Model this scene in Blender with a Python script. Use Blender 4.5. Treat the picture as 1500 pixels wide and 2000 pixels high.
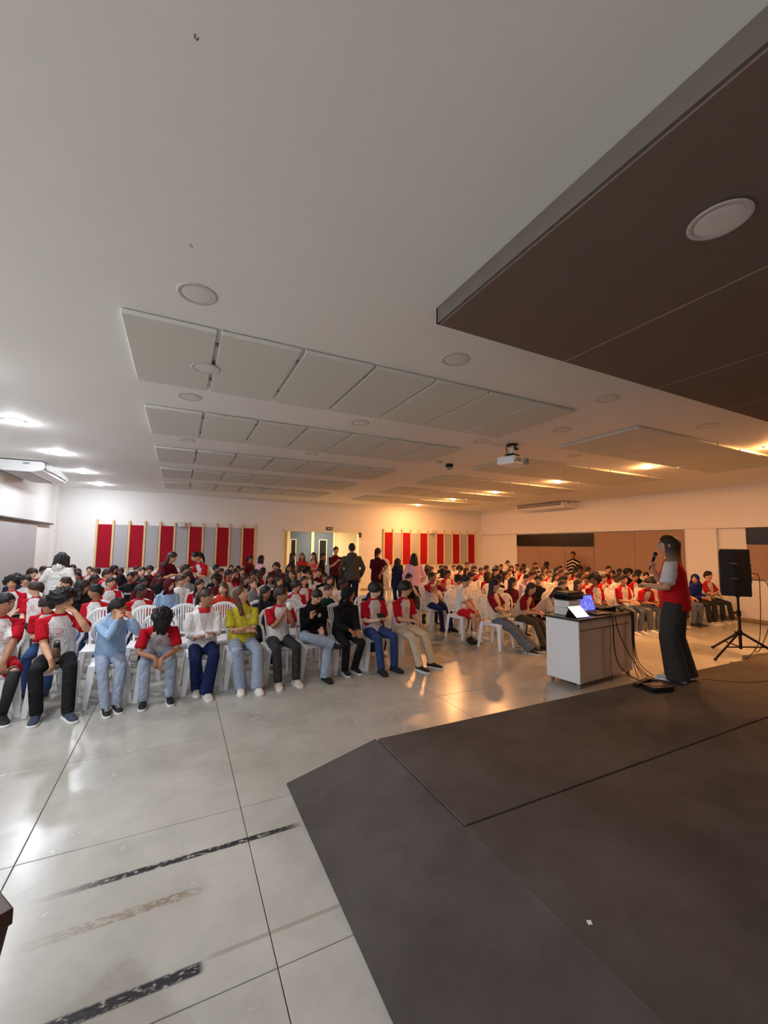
import bpy, bmesh, math, random
import numpy as np
from mathutils import Vector as V, Matrix, noise

for o in list(bpy.data.objects):
    bpy.data.objects.remove(o, do_unlink=True)
scene = bpy.context.scene
COL = scene.collection
R = math.radians
rng = random.Random(7)

# ------------------------------------------------------------------ camera
cam_data = bpy.data.cameras.new('camera')
cam_data.sensor_fit = 'HORIZONTAL'
cam_data.sensor_width = 36.0
cam_data.lens = 19.3
cam_data.clip_start = 0.05
cam = bpy.data.objects.new('camera', cam_data)
COL.objects.link(cam)
_r = V((0.8958636, -0.44418801, 0.01119903))
_u = V((-0.04622111, -0.06809453, 0.99660762))
_f = V((0.44191857, 0.89334212, 0.08153427))
cam.matrix_world = Matrix(((_r.x, _u.x, -_f.x, 0), (_r.y, _u.y, -_f.y, 0), (_r.z, _u.z, -_f.z, 1.75), (0, 0, 0, 1)))
scene.camera = cam

# ------------------------------------------------------------------ world, lamps, exposure
world = bpy.data.worlds.new('world')
scene.world = world
world.use_nodes = True
world.node_tree.nodes['Background'].inputs[0].default_value = (0.9, 0.93, 1.0, 1)
world.node_tree.nodes['Background'].inputs[1].default_value = 0.03
vs = scene.view_settings
vs.view_transform = 'Standard'
vs.look = 'None'
vs.gamma = 1.0
vs.use_curve_mapping = False
vs.exposure = 0.86

CEIL = 3.36
COOL = (0.86, 0.91, 1.0)
WARM = (1.0, 0.43, 0.14)
COOL_LAMPS = [(-2.05, -1.40), (-2.05, 0.70), (-2.05, 2.80), (-2.05, 4.90), (-2.05, 7.02), (-2.05, 9.20), (-2.05, 11.40), (-2.05, 13.62)]
WARM_LAMPS = [(8.2, 2.95), (8.2, 4.90), (8.2, 7.03), (8.25, 9.30), (8.25, 11.40), (8.25, 13.70)]
OFF_LAMPS = [(0.03, 2.82), (0.03, 4.91), (0.03, 7.03), (2.06, 2.81), (2.06, 4.90), (2.03, 7.01), (4.06, 2.81),
             (4.06, 4.89), (6.12, 2.85), (6.12, 4.88)]

# ------------------------------------------------------------------ small helpers
def lin(c):
    out = []
    for v in c:
        v = v / 255.0
        out.append(v / 12.92 if v <= 0.04045 else ((v + 0.055) / 1.055) ** 2.4)
    return tuple(out)

def link(o, parent=None):
    COL.objects.link(o)
    if parent is not None:
        o.parent = parent
    return o

def tag(o, label, cat, group=None):
    o['label'] = label
    o['category'] = cat
    if group:
        o['group'] = group
    return o

def empty(name, loc=(0, 0, 0), rz=0.0, sc=1.0):
    o = bpy.data.objects.new(name, None)
    o.empty_display_size = 0.1
    COL.objects.link(o)
    o.location = loc
    o.rotation_euler = (0, 0, rz)
    o.scale = (sc, sc, sc)
    return o

class MB:
    """collects closed shapes; mesh() turns them into one mesh"""
    def __init__(self):
        self.v, self.f = [], []

    def add(self, verts, faces):
        n = len(self.v)
        self.v.extend([tuple(p) for p in verts])
        self.f.extend([tuple(i + n for i in q) for q in faces])
        return self

    def box(self, c, size, rot=None):
        x, y, z = size[0] / 2, size[1] / 2, size[2] / 2
        vs_ = [V((sx * x, sy * y, sz * z)) for sx in (-1, 1) for sy in (-1, 1) for sz in (-1, 1)]
        if rot is not None:
            vs_ = [rot @ p for p in vs_]
        vs_ = [p + V(c) for p in vs_]
        return self.add(vs_, [(0, 1, 3, 2), (4, 6, 7, 5), (0, 4, 5, 1), (2, 3, 7, 6), (0, 2, 6, 4), (1, 5, 7, 3)])

    def cbox(self, lo, hi):
        return self.box([(a + b) / 2 for a, b in zip(lo, hi)], [b - a for a, b in zip(lo, hi)])

    def tube(self, pts, rads, side=(1, 0, 0), n=12, dome=0.6, twist=None):
        pts = [V(p) for p in pts]
        rads = [(r, r) if not isinstance(r, (tuple, list)) else r for r in rads]
        k = len(pts)
        tan = []
        for i in range(k):
            a = pts[max(i - 1, 0)]
            b = pts[min(i + 1, k - 1)]
            t = (b - a)
            tan.append(t.normalized() if t.length > 1e-9 else V((0, 0, 1)))
        rings, poles = [], []
        sv = V(side)

        def ring(c, t, a, b):
            s_ = sv - t * sv.dot(t)
            if s_.length < 0.15:
                s_ = V((0, 1, 0)) - t * t.y
                if s_.length < 0.15:
                    s_ = V((1, 0, 0)) - t * t.x
            s_.normalize()
            u_ = t.cross(s_)
            return [c + s_ * (a * math.cos(2 * math.pi * j / n)) + u_ * (b * math.sin(2 * math.pi * j / n)) for j in range(n)]
        m0, m1 = min(rads[0]), min(rads[-1])
        if dome > 0:
            rings.append(ring(pts[0] - tan[0] * m0 * dome * 0.7, tan[0], rads[0][0] * 0.72, rads[0][1] * 0.72))
        for p, t, (a, b) in zip(pts, tan, rads):
            rings.append(ring(p, t, a, b))
        if dome > 0:
            rings.append(ring(pts[-1] + tan[-1] * m1 * dome * 0.7, tan[-1], rads[-1][0] * 0.72, rads[-1][1] * 0.72))
        verts = [q for r_ in rings for q in r_]
        faces = []
        for i in range(len(rings) - 1):
            for j in range(n):
                a, b = i * n + j, i * n + (j + 1) % n
                faces.append((a, b, b + n, a + n))
        c0, c1 = len(verts), len(verts) + 1
        verts += [pts[0] - tan[0] * m0 * dome, pts[-1] + tan[-1] * m1 * dome]
        L = (len(rings) - 1) * n
        for j in range(n):
            faces.append((c0, (j + 1) % n, j))
            faces.append((c1, L + j, L + (j + 1) % n))
        return self.add(verts, faces)

    def ellip(self, c, r, n=12, m=8, rot=None):
        verts, faces = [], []
        for i in range(1, m):
            th = math.pi * i / m
            for j in range(n):
                ph = 2 * math.pi * j / n
                p = V((r[0] * math.sin(th) * math.cos(ph), r[1] * math.sin(th) * math.sin(ph), r[2] * math.cos(th)))
                verts.append((rot @ p if rot is not None else p) + V(c))
        top = V((0, 0, r[2])); bot = V((0, 0, -r[2]))
        verts.append((rot @ top if rot is not None else top) + V(c))
        verts.append((rot @ bot if rot is not None else bot) + V(c))
        for i in range(m - 2):
            for j in range(n):
                a, b = i * n + j, i * n + (j + 1) % n
                faces.append((a, a + n, b + n, b))
        t, b_ = len(verts) - 2, len(verts) - 1
        for j in range(n):
            faces.append((t, j, (j + 1) % n))
            L = (m - 2) * n
            faces.append((b_, L + (j + 1) % n, L + j))
        return self.add(verts, faces)

    def lathe(self, prof, c=(0, 0, 0), n=24, rot=None):
        verts, faces = [], []
        k = len(prof)
        for (r_, z_) in prof:
            for j in range(n):
                ph = 2 * math.pi * j / n
                p = V((r_ * math.cos(ph), r_ * math.sin(ph), z_))
                verts.append((rot @ p if rot is not None else p) + V(c))
        for i in range(k - 1):
            for j in range(n):
                a, b = i * n + j, i * n + (j + 1) % n
                faces.append((a, b, b + n, a + n))
        faces.append(tuple(range(n - 1, -1, -1)))
        faces.append(tuple((k - 1) * n + j for j in range(n)))
        return self.add(verts, faces)

    def prism(self, poly, lo, hi, axis=2):
        n = len(poly)

        def pt(a, b, h):
            if axis == 2: return (a, b, h)
            if axis == 1: return (a, h, b)
            return (h, a, b)
        verts = [pt(a, b, lo) for a, b in poly] + [pt(a, b, hi) for a, b in poly]
        faces = [tuple(range(n - 1, -1, -1)), tuple(range(n, 2 * n))]
        for j in range(n):
            k = (j + 1) % n
            faces.append((j, k, k + n, j + n))
        return self.add(verts, faces)

    def mesh(self, name, smooth=False, bevel=0.0, seg=2):
        me = bpy.data.meshes.new(name)
        me.from_pydata(self.v, [], self.f)
        bm = bmesh.new()
        bm.from_mesh(me)
        bmesh.ops.recalc_face_normals(bm, faces=bm.faces)
        if bevel > 0:
            es = [e for e in bm.edges if len(e.link_faces) == 2 and e.calc_face_angle(0) > 0.6]
            bmesh.ops.bevel(bm, geom=es, offset=bevel, segments=seg, affect='EDGES', profile=0.6, clamp_overlap=True)
        for f_ in bm.faces:
            f_.smooth = smooth
        bm.to_mesh(me)
        bm.free()
        return me

def obj(name, mb, material, parent=None, smooth=False, bevel=0.0, seg=2):
    me = mb.mesh(name, smooth, bevel, seg) if isinstance(mb, MB) else mb
    if material is not None and not len(me.materials):
        me.materials.append(material)
    o = bpy.data.objects.new(name, me)
    return link(o, parent)

def inst(name, me, parent=None, material=None, mat=None, loc=None, rz=None):
    """object on shared mesh data; its own material sits on the object slot"""
    o = bpy.data.objects.new(name, me)
    if not len(me.materials):
        me.materials.append(None)
    link(o, parent)
    if material is not None:
        o.material_slots[0].link = 'OBJECT'
        o.material_slots[0].material = material
    if mat is not None:
        o.matrix_local = mat
    if loc is not None:
        o.location = loc
    if rz is not None:
        o.rotation_euler = (0, 0, rz)
    return o

def struct(o):
    o['kind'] = 'structure'
    return o

# ------------------------------------------------------------------ materials
class NT:
    def __init__(self, name):
        self.m = bpy.data.materials.new(name)
        self.m.use_nodes = True
        self.t = self.m.node_tree
        self.b = self.t.nodes['Principled BSDF']

    def n(self, kind, **kw):
        nd = self.t.nodes.new(kind)
        for k, v in kw.items():
            setattr(nd, k, v)
        return nd

    def put(self, sock, val):
        if hasattr(val, 'is_output'):
            self.t.links.new(val, sock)
        elif isinstance(val, (tuple, list)) and len(val) == 3 and sock.type == 'RGBA':
            sock.default_value = (*val, 1)
        else:
            sock.default_value = val

    def m_(self, op, a, b=None, c=None):
        nd = self.n('ShaderNodeMath', operation=op)
        self.put(nd.inputs[0], a)
        if b is not None: self.put(nd.inputs[1], b)
        if c is not None: self.put(nd.inputs[2], c)
        return nd.outputs[0]

    def mix(self, fac, a, b):
        nd = self.n('ShaderNodeMix', data_type='RGBA')
        self.put(nd.inputs[0], fac)
        self.put(nd.inputs[6], a)
        self.put(nd.inputs[7], b)
        return nd.outputs[2]

    def noise(self, vec, scale, detail=3.0, rough=0.55):
        nd = self.n('ShaderNodeTexNoise')
        self.put(nd.inputs['Scale'], scale)
        self.put(nd.inputs['Detail'], detail)
        self.put(nd.inputs['Roughness'], rough)
        if vec is not None: self.put(nd.inputs['Vector'], vec)
        return nd.outputs['Fac']

    def ramp(self, fac, lo, hi):
        nd = self.n('ShaderNodeMapRange')
        nd.interpolation_type = 'SMOOTHSTEP'
        self.put(nd.inputs[0], fac)
        nd.inputs[1].default_value, nd.inputs[2].default_value = lo, hi
        return nd.outputs[0]

    def pos(self):
        return self.n('ShaderNodeNewGeometry').outputs['Position']

    def obj(self):
        return self.n('ShaderNodeTexCoord').outputs['Object']

    def sep(self, v):
        nd = self.n('ShaderNodeSeparateXYZ')
        self.put(nd.inputs[0], v)
        return nd.outputs

    def attr(self, name):
        return self.n('ShaderNodeAttribute', attribute_name=name).outputs['Vector']

    def bump(self, h, strength, dist=0.01):
        nd = self.n('ShaderNodeBump')
        nd.inputs['Strength'].default_value = strength
        nd.inputs['Distance'].default_value = dist
        self.put(nd.inputs['Height'], h)
        self.put(self.b.inputs['Normal'], nd.outputs[0])

    def out(self, col=None, rough=None, metal=None, spec=None):
        if col is not None: self.put(self.b.inputs['Base Color'], col)
        if rough is not None: self.put(self.b.inputs['Roughness'], rough)
        if metal is not None: self.put(self.b.inputs['Metallic'], metal)
        if spec is not None: self.put(self.b.inputs['Specular IOR Level'], spec)
        return self.m

def mat(name, rgb, rough=0.6, var=0.08, scale=8.0, bump=0.0, bscale=60.0, metal=0.0, spec=0.4):
    t = NT(name)
    c = lin(rgb)
    ob = t.obj()
    nz = t.noise(ob, scale)
    a = tuple(max(x * (1 - var), 0) for x in c)
    b = tuple(min(x * (1 + var), 1) for x in c)
    if bump > 0:
        t.bump(t.noise(ob, bscale, 2.0), bump)
    return t.out(t.mix(nz, a, b), rough, metal, spec)

def emit(name, rgb, strength):
    t = NT(name)
    t.put(t.b.inputs['Emission Color'], (*rgb, 1))
    t.b.inputs['Emission Strength'].default_value = strength
    nz = t.noise(t.obj(), 6.0)
    return t.out(t.mix(nz, (0.8, 0.8, 0.8), (0.85, 0.85, 0.85)), 0.5)

def wall_mat(name, rgb):
    t = NT(name)
    c = lin(rgb)
    p = t.pos()
    nz = t.noise(p, 0.7, 4.0)
    t.bump(t.noise(p, 45.0, 3.0), 0.06)
    return t.out(t.mix(nz, tuple(x * 0.95 for x in c), tuple(min(x * 1.04, 1) for x in c)), 0.75, spec=0.25)

M_WALL = wall_mat('wall_paint', (226, 224, 220))
M_CEIL = wall_mat('ceiling_paint', (241, 240, 236))
M_CORR = wall_mat('corridor_paint', (236, 226, 205))
M_PANEL = mat('felt_ceiling_panel', (216, 216, 208), 0.9, 0.03, 30, 0.1, 300)
M_STAGEPANEL = mat('brown_felt_panel', (122, 105, 95), 0.95, 0.06, 40, 0.15, 400)
M_SEAM = mat('baffle_edge', (112, 103, 96), 0.8, 0.05)
M_SEAMLINE = mat('pale_seam', (176, 160, 146), 0.8, 0.05)
M_BROWN = mat('taupe_wall_board', (158, 128, 108), 0.8, 0.05, 3)
M_GREYBOARD = mat('grey_wall_board', (176, 172, 172), 0.8, 0.03, 3)
M_RED = mat('red_felt', (156, 6, 30), 0.95, 0.05, 60, 0.2, 400)
M_GREYFELT = mat('grey_felt', (172, 172, 174), 0.95, 0.05, 60, 0.2, 400)
M_PINE = mat('pale_pine', (222, 186, 140), 0.6, 0.12, 6)
M_DARKTRIM = mat('dark_rail', (66, 62, 62), 0.5)
M_BLACKGLASS = mat('black_window_film', (14, 11, 11), 0.3, 0.1, 2, spec=0.4)
M_BASE = mat('tan_baseboard', (168, 140, 110), 0.5, 0.06)
M_WHITEPL = mat('white_plastic', (238, 238, 238), 0.38, 0.02, 4)
M_GREYPL = mat('grey_plastic', (150, 150, 152), 0.5, 0.04)
M_DARKPL = mat('dark_plastic', (34, 34, 36), 0.45, 0.08)
M_BLACK = mat('black_matte', (16, 16, 17), 0.55, 0.1)
M_GLOSSBLACK = mat('black_gloss', (12, 12, 16), 0.15, 0.1)
M_CABLE = mat('black_cable', (22, 20, 19), 0.5, 0.1)
M_METAL = mat('brushed_metal', (150, 150, 150), 0.35, 0.05, 20, metal=0.8)
M_CHAIR = mat('white_chair_plastic', (240, 241, 243), 0.32, 0.02, 5)
M_DOOR = mat('grey_blue_door', (92, 112, 150), 0.5, 0.04)
M_DARKGLASS = mat('dark_pane', (38, 42, 48), 0.1, 0.05)
M_DESKWHITE = mat('white_laminate', (242, 244, 246), 0.3, 0.02, 3)
M_DESKGREY = mat('warm_grey_laminate', (176, 166, 158), 0.45, 0.05, 2)
M_GRANITE = mat('dark_granite', (70, 66, 62), 0.25, 0.35, 90)
M_WOOD = mat('dark_red_wood', (58, 26, 18), 0.4, 0.2, 5)
M_LAMP_OFF = mat('frosted_lens', (226, 224, 220), 0.5, 0.02)
M_LAMP_RING = mat('lamp_ring', (200, 196, 196), 0.45, 0.02)
M_PAPER = mat('white_carton', (226, 226, 224), 0.7, 0.03)
M_COOL = emit('cool_lens', COOL, 290.0)
M_WARM = emit('warm_lens', WARM, 560.0)
M_TABLET = emit('tablet_screen', (0.95, 0.97, 1.0), 0.85)

def laptop_mat():
    t = NT('laptop_screen')
    s = t.sep(t.obj())
    band = t.ramp(t.noise(t.obj(), 22.0, 1.0), 0.5, 0.62)
    c = t.mix(t.m_('MULTIPLY', band, 0.4), (0.11, 0.12, 0.62), (0.45, 0.45, 0.95))
    t.put(t.b.inputs['Emission Color'], c)
    t.b.inputs['Emission Strength'].default_value = 0.75
    return t.out((0.03, 0.03, 0.06), 0.3)
M_LAPTOP = laptop_mat()

def floor_mat():
    t = NT('polished_concrete')
    p = t.pos()
    x, y, z = t.sep(p)
    big = t.noise(p, 0.55, 5.0, 0.6)
    mid = t.noise(p, 3.2, 6.0, 0.65)
    fine = t.noise(p, 60.0, 3.0)
    a, b = lin((167, 165, 155)), lin((197, 195, 185))
    c = t.mix(t.ramp(big, 0.3, 0.7), a, b)
    c = t.mix(t.m_('MULTIPLY', t.ramp(mid, 0.35, 0.8), 0.40), c, lin((142, 140, 130)))
    c = t.mix(t.m_('MULTIPLY', fine, 0.12), c, lin((120, 118, 112)))
    # worn strips of tape and glue left on the slab
    scr = t.n('ShaderNodeCombineXYZ')
    t.put(scr.inputs[0], t.m_('MULTIPLY', x, 26.0)); t.put(scr.inputs[1], t.m_('MULTIPLY', y, 48.0))
    worn = t.noise(scr.outputs[0], 1.0, 5.0, 0.7)

    def band(yc, w, x0, x1, soft):
        d = t.m_('ABSOLUTE', t.m_('SUBTRACT', y, yc))
        k = t.m_('SUBTRACT', 1.0, t.ramp(d, w * 0.6, w))
        k = t.m_('MULTIPLY', k, t.ramp(x, x0, x0 + soft))
        return t.m_('MULTIPLY', k, t.m_('SUBTRACT', 1.0, t.ramp(x, x1 - soft * 0.3, x1)))
    k1 = t.m_('MULTIPLY', band(2.68, 0.026, -0.62, 0.80, 0.45), t.ramp(worn, 0.37, 0.48))
    k2 = t.m_('MULTIPLY', band(2.41, 0.035, -0.66, 0.24, 0.6), t.ramp(worn, 0.36, 0.6))
    k3 = t.m_('MULTIPLY', band(1.99, 0.034, -0.75, 0.18, 0.1), t.ramp(worn, 0.36, 0.47))
    k4 = t.m_('MULTIPLY', band(2.02, 0.014, 0.15, 0.80, 0.1), 0.45)
    c = t.mix(k1, c, lin((46, 46, 50)))
    c = t.mix(t.m_('MULTIPLY', k2, 0.85), c, lin((134, 117, 92)))
    c = t.mix(k3, c, lin((48, 48, 54)))
    c = t.mix(k4, c, lin((120, 118, 104)))
    rough = t.m_('ADD', 0.20, t.m_('MULTIPLY', t.ramp(mid, 0.25, 0.8), 0.09))
    t.bump(t.noise(p, 9.0, 2.0, 0.5), 0.03, 0.01)
    return t.out(c, rough, spec=0.5)
M_FLOOR = floor_mat()
M_JOINT = mat('joint_filler', (70, 68, 64), 0.9)

def stage_mat():
    t = NT('dark_stage_covering')
    p = t.pos()
    big = t.noise(p, 1.1, 6.0, 0.65)
    fine = t.noise(p, 120.0, 3.0)
    c = t.mix(t.ramp(big, 0.3, 0.75), lin((73, 67, 63)), lin((98, 92, 87)))
    c = t.mix(t.m_('MULTIPLY', fine, 0.25), c, lin((52, 47, 45)))
    t.bump(fine, 0.15, 0.004)
    return t.out(c, 0.85, spec=0.2)
M_STAGE = stage_mat()

# --- people materials
def skin_mat(name, rgb, lip, brow=(24, 17, 14)):
    t = NT(name)
    h = t.attr('hl')
    x, y, z = t.sep(h)
    ax = t.m_('ABSOLUTE', x)
    front = t.m_('LESS_THAN', y, -0.035)

    def ell(cx, cz, rx, rz, xs=ax):
        a = t.m_('POWER', t.m_('DIVIDE', t.m_('SUBTRACT', xs, cx), rx), 2.0)
        b = t.m_('POWER', t.m_('DIVIDE', t.m_('SUBTRACT', z, cz), rz), 2.0)
        return t.m_('MULTIPLY', t.m_('LESS_THAN', t.m_('ADD', a, b), 1.0), front)
    c = lin(rgb)
    nz = t.noise(t.obj(), 14.0)
    col = t.mix(nz, tuple(v * 0.92 for v in c), tuple(min(v * 1.07, 1) for v in c))
    col = t.mix(t.m_('MULTIPLY', ell(0, -0.058, 0.024, 0.009, x), 0.8), col, lin(lip))
    col = t.mix(ell(0.034, 0.036, 0.021, 0.0055), col, lin(brow))
    col = t.mix(ell(0.032, 0.012, 0.0155, 0.0075), col, (0.5, 0.47, 0.44))
    col = t.mix(ell(0.032, 0.012, 0.0085, 0.0075), col, (0.012, 0.009, 0.007))
    t.b.inputs['Subsurface Weight'].default_value = 0.0
    return t.out(col, 0.5, spec=0.35)
SKIN = {'a': skin_mat('skin_light', (224, 178, 150), (178, 104, 94)),
        'b': skin_mat('skin_tan', (206, 156, 124), (160, 92, 82)),
        'c': skin_mat('skin_brown', (166, 116, 88), (126, 72, 64)),
        'd': skin_mat('skin_deep', (98, 66, 52), (78, 44, 40))}

def hair_mat(name, rgb, tip=None):
    t = NT(name)
    c = lin(rgb)
    ob = t.obj()
    s = t.sep(ob)
    w = t.n('ShaderNodeCombineXYZ')
    t.put(w.inputs[0], t.m_('MULTIPLY', s[0], 90.0)); t.put(w.inputs[1], t.m_('MULTIPLY', s[1], 90.0)); t.put(w.inputs[2], t.m_('MULTIPLY', s[2], 12.0))
    st = t.noise(w.outputs[0], 1.0, 3.0)
    col = t.mix(st, tuple(v * 0.6 for v in c), tuple(v * 1.5 for v in c))
    if tip:
        col = t.mix(t.ramp(s[2], -0.02, -0.2), col, lin(tip))
    t.bump(st, 0.5, 0.01)
    return t.out(col, 0.5, spec=0.35)
HAIR = {'black': hair_mat('black_hair', (22, 18, 18)), 'brown': hair_mat('dark_brown_hair', (48, 32, 26)),
        'chestnut': hair_mat('chestnut_hair', (88, 58, 40)), 'ombre': hair_mat('ombre_hair', (58, 40, 30), (150, 112, 78))}

def cloth(name, rgb, rgb2=None, emblem=None, wear=0.06, text=False, logo=None, inner=None):
    """garment cloth; rgb2 = colour of the raglan sleeves and collar band; emblem = printed crest"""
    t = NT(name)
    ob = t.obj()
    c = lin(rgb)
    nz = t.noise(ob, 5.0)
    col = t.mix(nz, tuple(v * (1 - wear) for v in c), tuple(min(v * (1 + wear), 1) for v in c))
    if rgb2 or emblem or text or logo or inner:
        u, v, w = t.sep(t.attr('tc'))
        fr = t.m_('LESS_THAN', w, 0.0)
    if emblem:
        r_ = t.m_('SQRT', t.m_('ADD', t.m_('POWER', u, 2.0), t.m_('POWER', t.m_('SUBTRACT', v, 0.33), 2.0)))
        ring = t.m_('LESS_THAN', t.m_('ABSOLUTE', t.m_('SUBTRACT', r_, 0.033)), 0.006)
        core = t.m_('MULTIPLY', t.m_('LESS_THAN', r_, 0.024), t.ramp(t.noise(ob, 70.0, 1.0), 0.45, 0.55))
        line = t.m_('MULTIPLY', t.m_('LESS_THAN', t.m_('ABSOLUTE', u), 0.05),
                    t.m_('LESS_THAN', t.m_('ABSOLUTE', t.m_('SUBTRACT', v, 0.275)), 0.006))
        k = t.m_('MULTIPLY', t.m_('MAXIMUM', t.m_('MAXIMUM', ring, core), line), fr)
        col = t.mix(t.m_('MULTIPLY', k, 0.6), col, lin(emblem))
    if logo:
        r_ = t.m_('SQRT', t.m_('ADD', t.m_('POWER', t.m_('SUBTRACT', u, 0.07), 2.0), t.m_('POWER', t.m_('SUBTRACT', v, 0.36), 2.0)))
        k = t.m_('MULTIPLY', t.m_('LESS_THAN', r_, 0.032), fr)
        col = t.mix(t.m_('MULTIPLY', k, 0.85), col, lin(logo))
    if inner:
        k = t.m_('LESS_THAN', t.m_('ABSOLUTE', u), t.m_('MULTIPLY', t.m_('SUBTRACT', v, 0.20), 0.26))
        col = t.mix(t.m_('MULTIPLY', k, fr), col, lin(inner))
        k = t.m_('MULTIPLY', t.m_('MULTIPLY', k, fr), t.m_('GREATER_THAN', v, 0.462))
        col = t.mix(k, col, lin((190, 40, 46)))
    if text:
        bars = t.m_('MULTIPLY', t.m_('LESS_THAN', t.m_('ABSOLUTE', t.m_('SUBTRACT', v, 0.3)), 0.022),
                    t.m_('LESS_THAN', t.m_('ABSOLUTE', u), 0.11))
        gl = t.m_('GREATER_THAN', t.m_('FRACT', t.m_('MULTIPLY', u, 32.0)), 0.35)
        col = t.mix(t.m_('MULTIPLY', t.m_('MULTIPLY', bars, gl), fr), col, (0.6, 0.6, 0.58))
    if rgb2:
        sl = t.n('ShaderNodeAttribute', attribute_name='sl').outputs['Fac']
        c2 = lin(rgb2)
        col2 = t.mix(nz, tuple(q * 0.9 for q in c2), tuple(min(q * 1.08, 1) for q in c2))
        col = t.mix(t.m_('GREATER_THAN', sl, 0.0), col, col2)
    wv = t.n('ShaderNodeTexNoise')
    wv.inputs['Scale'].default_value = 7.0
    wv.inputs['Detail'].default_value = 1.5
    wv.inputs['Roughness'].default_value = 0.4
    wv.inputs['Distortion'].default_value = 2.2
    t.put(wv.inputs['Vector'], ob)
    t.bump(wv.outputs['Fac'], 0.55, 0.045)
    return t.out(col, 0.85, spec=0.15)

SHIRT = {'R': cloth('raglan_red_white', (212, 209, 206), (178, 20, 36), (196, 66, 76)),
         'W': cloth('white_cotton', (226, 224, 220)), 'K': cloth('black_cotton', (26, 26, 28)),
         'T': cloth('black_cotton_lettered', (28, 28, 30), text=True),
         'M': cloth('maroon_cotton', (92, 22, 34)), 'B': cloth('light_blue_fleece', (150, 180, 212)),
         'P': cloth('pink_cotton', (226, 178, 196)), 'G': cloth('grey_cotton', (138, 136, 136)),
         'N': cloth('navy_cotton', (36, 38, 60)), 'D': cloth('dark_green_cotton', (20, 58, 50)),
         'Y': cloth('cream_cotton', (222, 206, 186)), 'O': cloth('orange_red_jacket', (196, 62, 40)),
         'V': cloth('raglan_maroon_cream', (214, 200, 178), (132, 22, 34)),
         'C': cloth('coral_top', (236, 84, 84)), 'H': cloth('charcoal_hoodie', (74, 72, 70)),
         'J': cloth('yellow_jersey', (190, 178, 52), logo=(224, 222, 150)),
         'w': cloth('white_fleece', (232, 230, 228), inner=(206, 196, 196)), 'k': cloth('black_hoodie_logo', (20, 20, 22), logo=(226, 226, 226)),
         'b': cloth('royal_blue_hoodie', (34, 48, 128)), 'p': cloth('pale_grey_hoodie', (206, 204, 200)),
         'm': cloth('maroon_tee_logo', (78, 18, 30), logo=(214, 200, 196)), 'q': cloth('maroon_hood', (84, 26, 38))}
def vest_mat():
    t = NT('red_vest_white_sleeves')
    sl = t.n('ShaderNodeAttribute', attribute_name='sl').outputs['Fac']
    nz = t.noise(t.obj(), 6.0)
    a = t.mix(nz, lin((184, 14, 24)), lin((206, 22, 34)))
    b = t.mix(nz, lin((206, 206, 206)), lin((226, 226, 224)))
    t.bump(t.noise(t.obj(), 12.0, 2.0), 0.45, 0.03)
    return t.out(t.mix(t.m_('GREATER_THAN', sl, 0.0), a, b), 0.8, spec=0.2)
SHIRT['v'] = vest_mat()
def stripe_mat():
    t = NT('striped_jumper')
    s = t.sep(t.obj())
    k = t.m_('GREATER_THAN', t.m_('FRACT', t.m_('MULTIPLY', t.m_('ADD', s[2], t.m_('MULTIPLY', t.m_('ABSOLUTE', s[0]), 0.5)), 9.0)), 0.62)
    t.bump(t.noise(t.obj(), 12.0, 2.0), 0.4, 0.03)
    return t.out(t.mix(k, lin((26, 22, 22)), lin((214, 200, 184))), 0.9, spec=0.1)
SHIRT['S'] = stripe_mat()
PANTS = {'black': cloth('black_trousers', (32, 32, 36)), 'dark': cloth('charcoal_trousers', (54, 54, 56)),
         'jeans': cloth('light_blue_denim', (150, 162, 182), wear=0.22), 'blue': cloth('mid_blue_denim', (52, 72, 120), wear=0.15),
         'navy': cloth('navy_trousers', (28, 40, 80)), 'beige': cloth('beige_chinos', (206, 192, 164)),
         'red': cloth('red_shorts', (196, 26, 44)), 'denim': cloth('grey_blue_denim', (100, 108, 124), wear=0.16),
         'olive': cloth('olive_trousers', (84, 76, 62)), 'white': cloth('white_trousers', (226, 222, 214)),
         'stone': cloth('dark_stone_trousers', (62, 60, 58))}
M_SHOE = {'black': mat('black_shoe', (24, 24, 26), 0.6), 'blue': mat('slate_blue_shoe', (52, 64, 82), 0.7), 'white': mat('white_shoe', (232, 230, 220), 0.5),
          'navy': mat('navy_shoe', (28, 32, 56), 0.7), 'cream': mat('cream_shoe', (206, 198, 180), 0.6)}
M_SOLE = mat('white_rubber_sole', (230, 230, 228), 0.5)
M_SOLEK = mat('black_rubber_sole', (30, 30, 30), 0.6)

# ================================================================== the room
XL, XR, YF, YB = -3.28, 12.40, -3.6, 14.95
# floor: joint bed plus saw-cut concrete slabs
fl = struct(obj('floor', MB().cbox((XL - 0.2, YF - 0.2, -0.14), (XR + 0.2, YB + 3.2, -0.012)), M_JOINT))
SX, SY, JX, JY = 1.170, 1.160, 0.449, 1.850
slab_cache = {}
def cuts(j0, step, lo, hi):
    k = math.ceil((lo - j0) / step)
    c = [lo]
    while j0 + k * step < hi:
        v = j0 + k * step
        if v > lo + 0.05: c.append(v)
        k += 1
    c.append(hi)
    return c
xs, ys = cuts(JX, SX, XL, XR), cuts(JY, SY, YF, YB)
for i in range(len(xs) - 1):
    for j in range(len(ys) - 1):
        w, h = xs[i + 1] - xs[i] - 0.0045, ys[j + 1] - ys[j] - 0.0045
        key = (round(w, 3), round(h, 3))
        if key not in slab_cache:
            me = MB().box((0, 0, 0), (w, h, 0.03)).mesh('slab', bevel=0.002, seg=1)
            me.materials.append(M_FLOOR)
            slab_cache[key] = me
        s_ = inst('slab', slab_cache[key], fl)
        s_.location = ((xs[i] + xs[i + 1]) / 2, (ys[j] + ys[j + 1]) / 2, -0.015)

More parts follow.
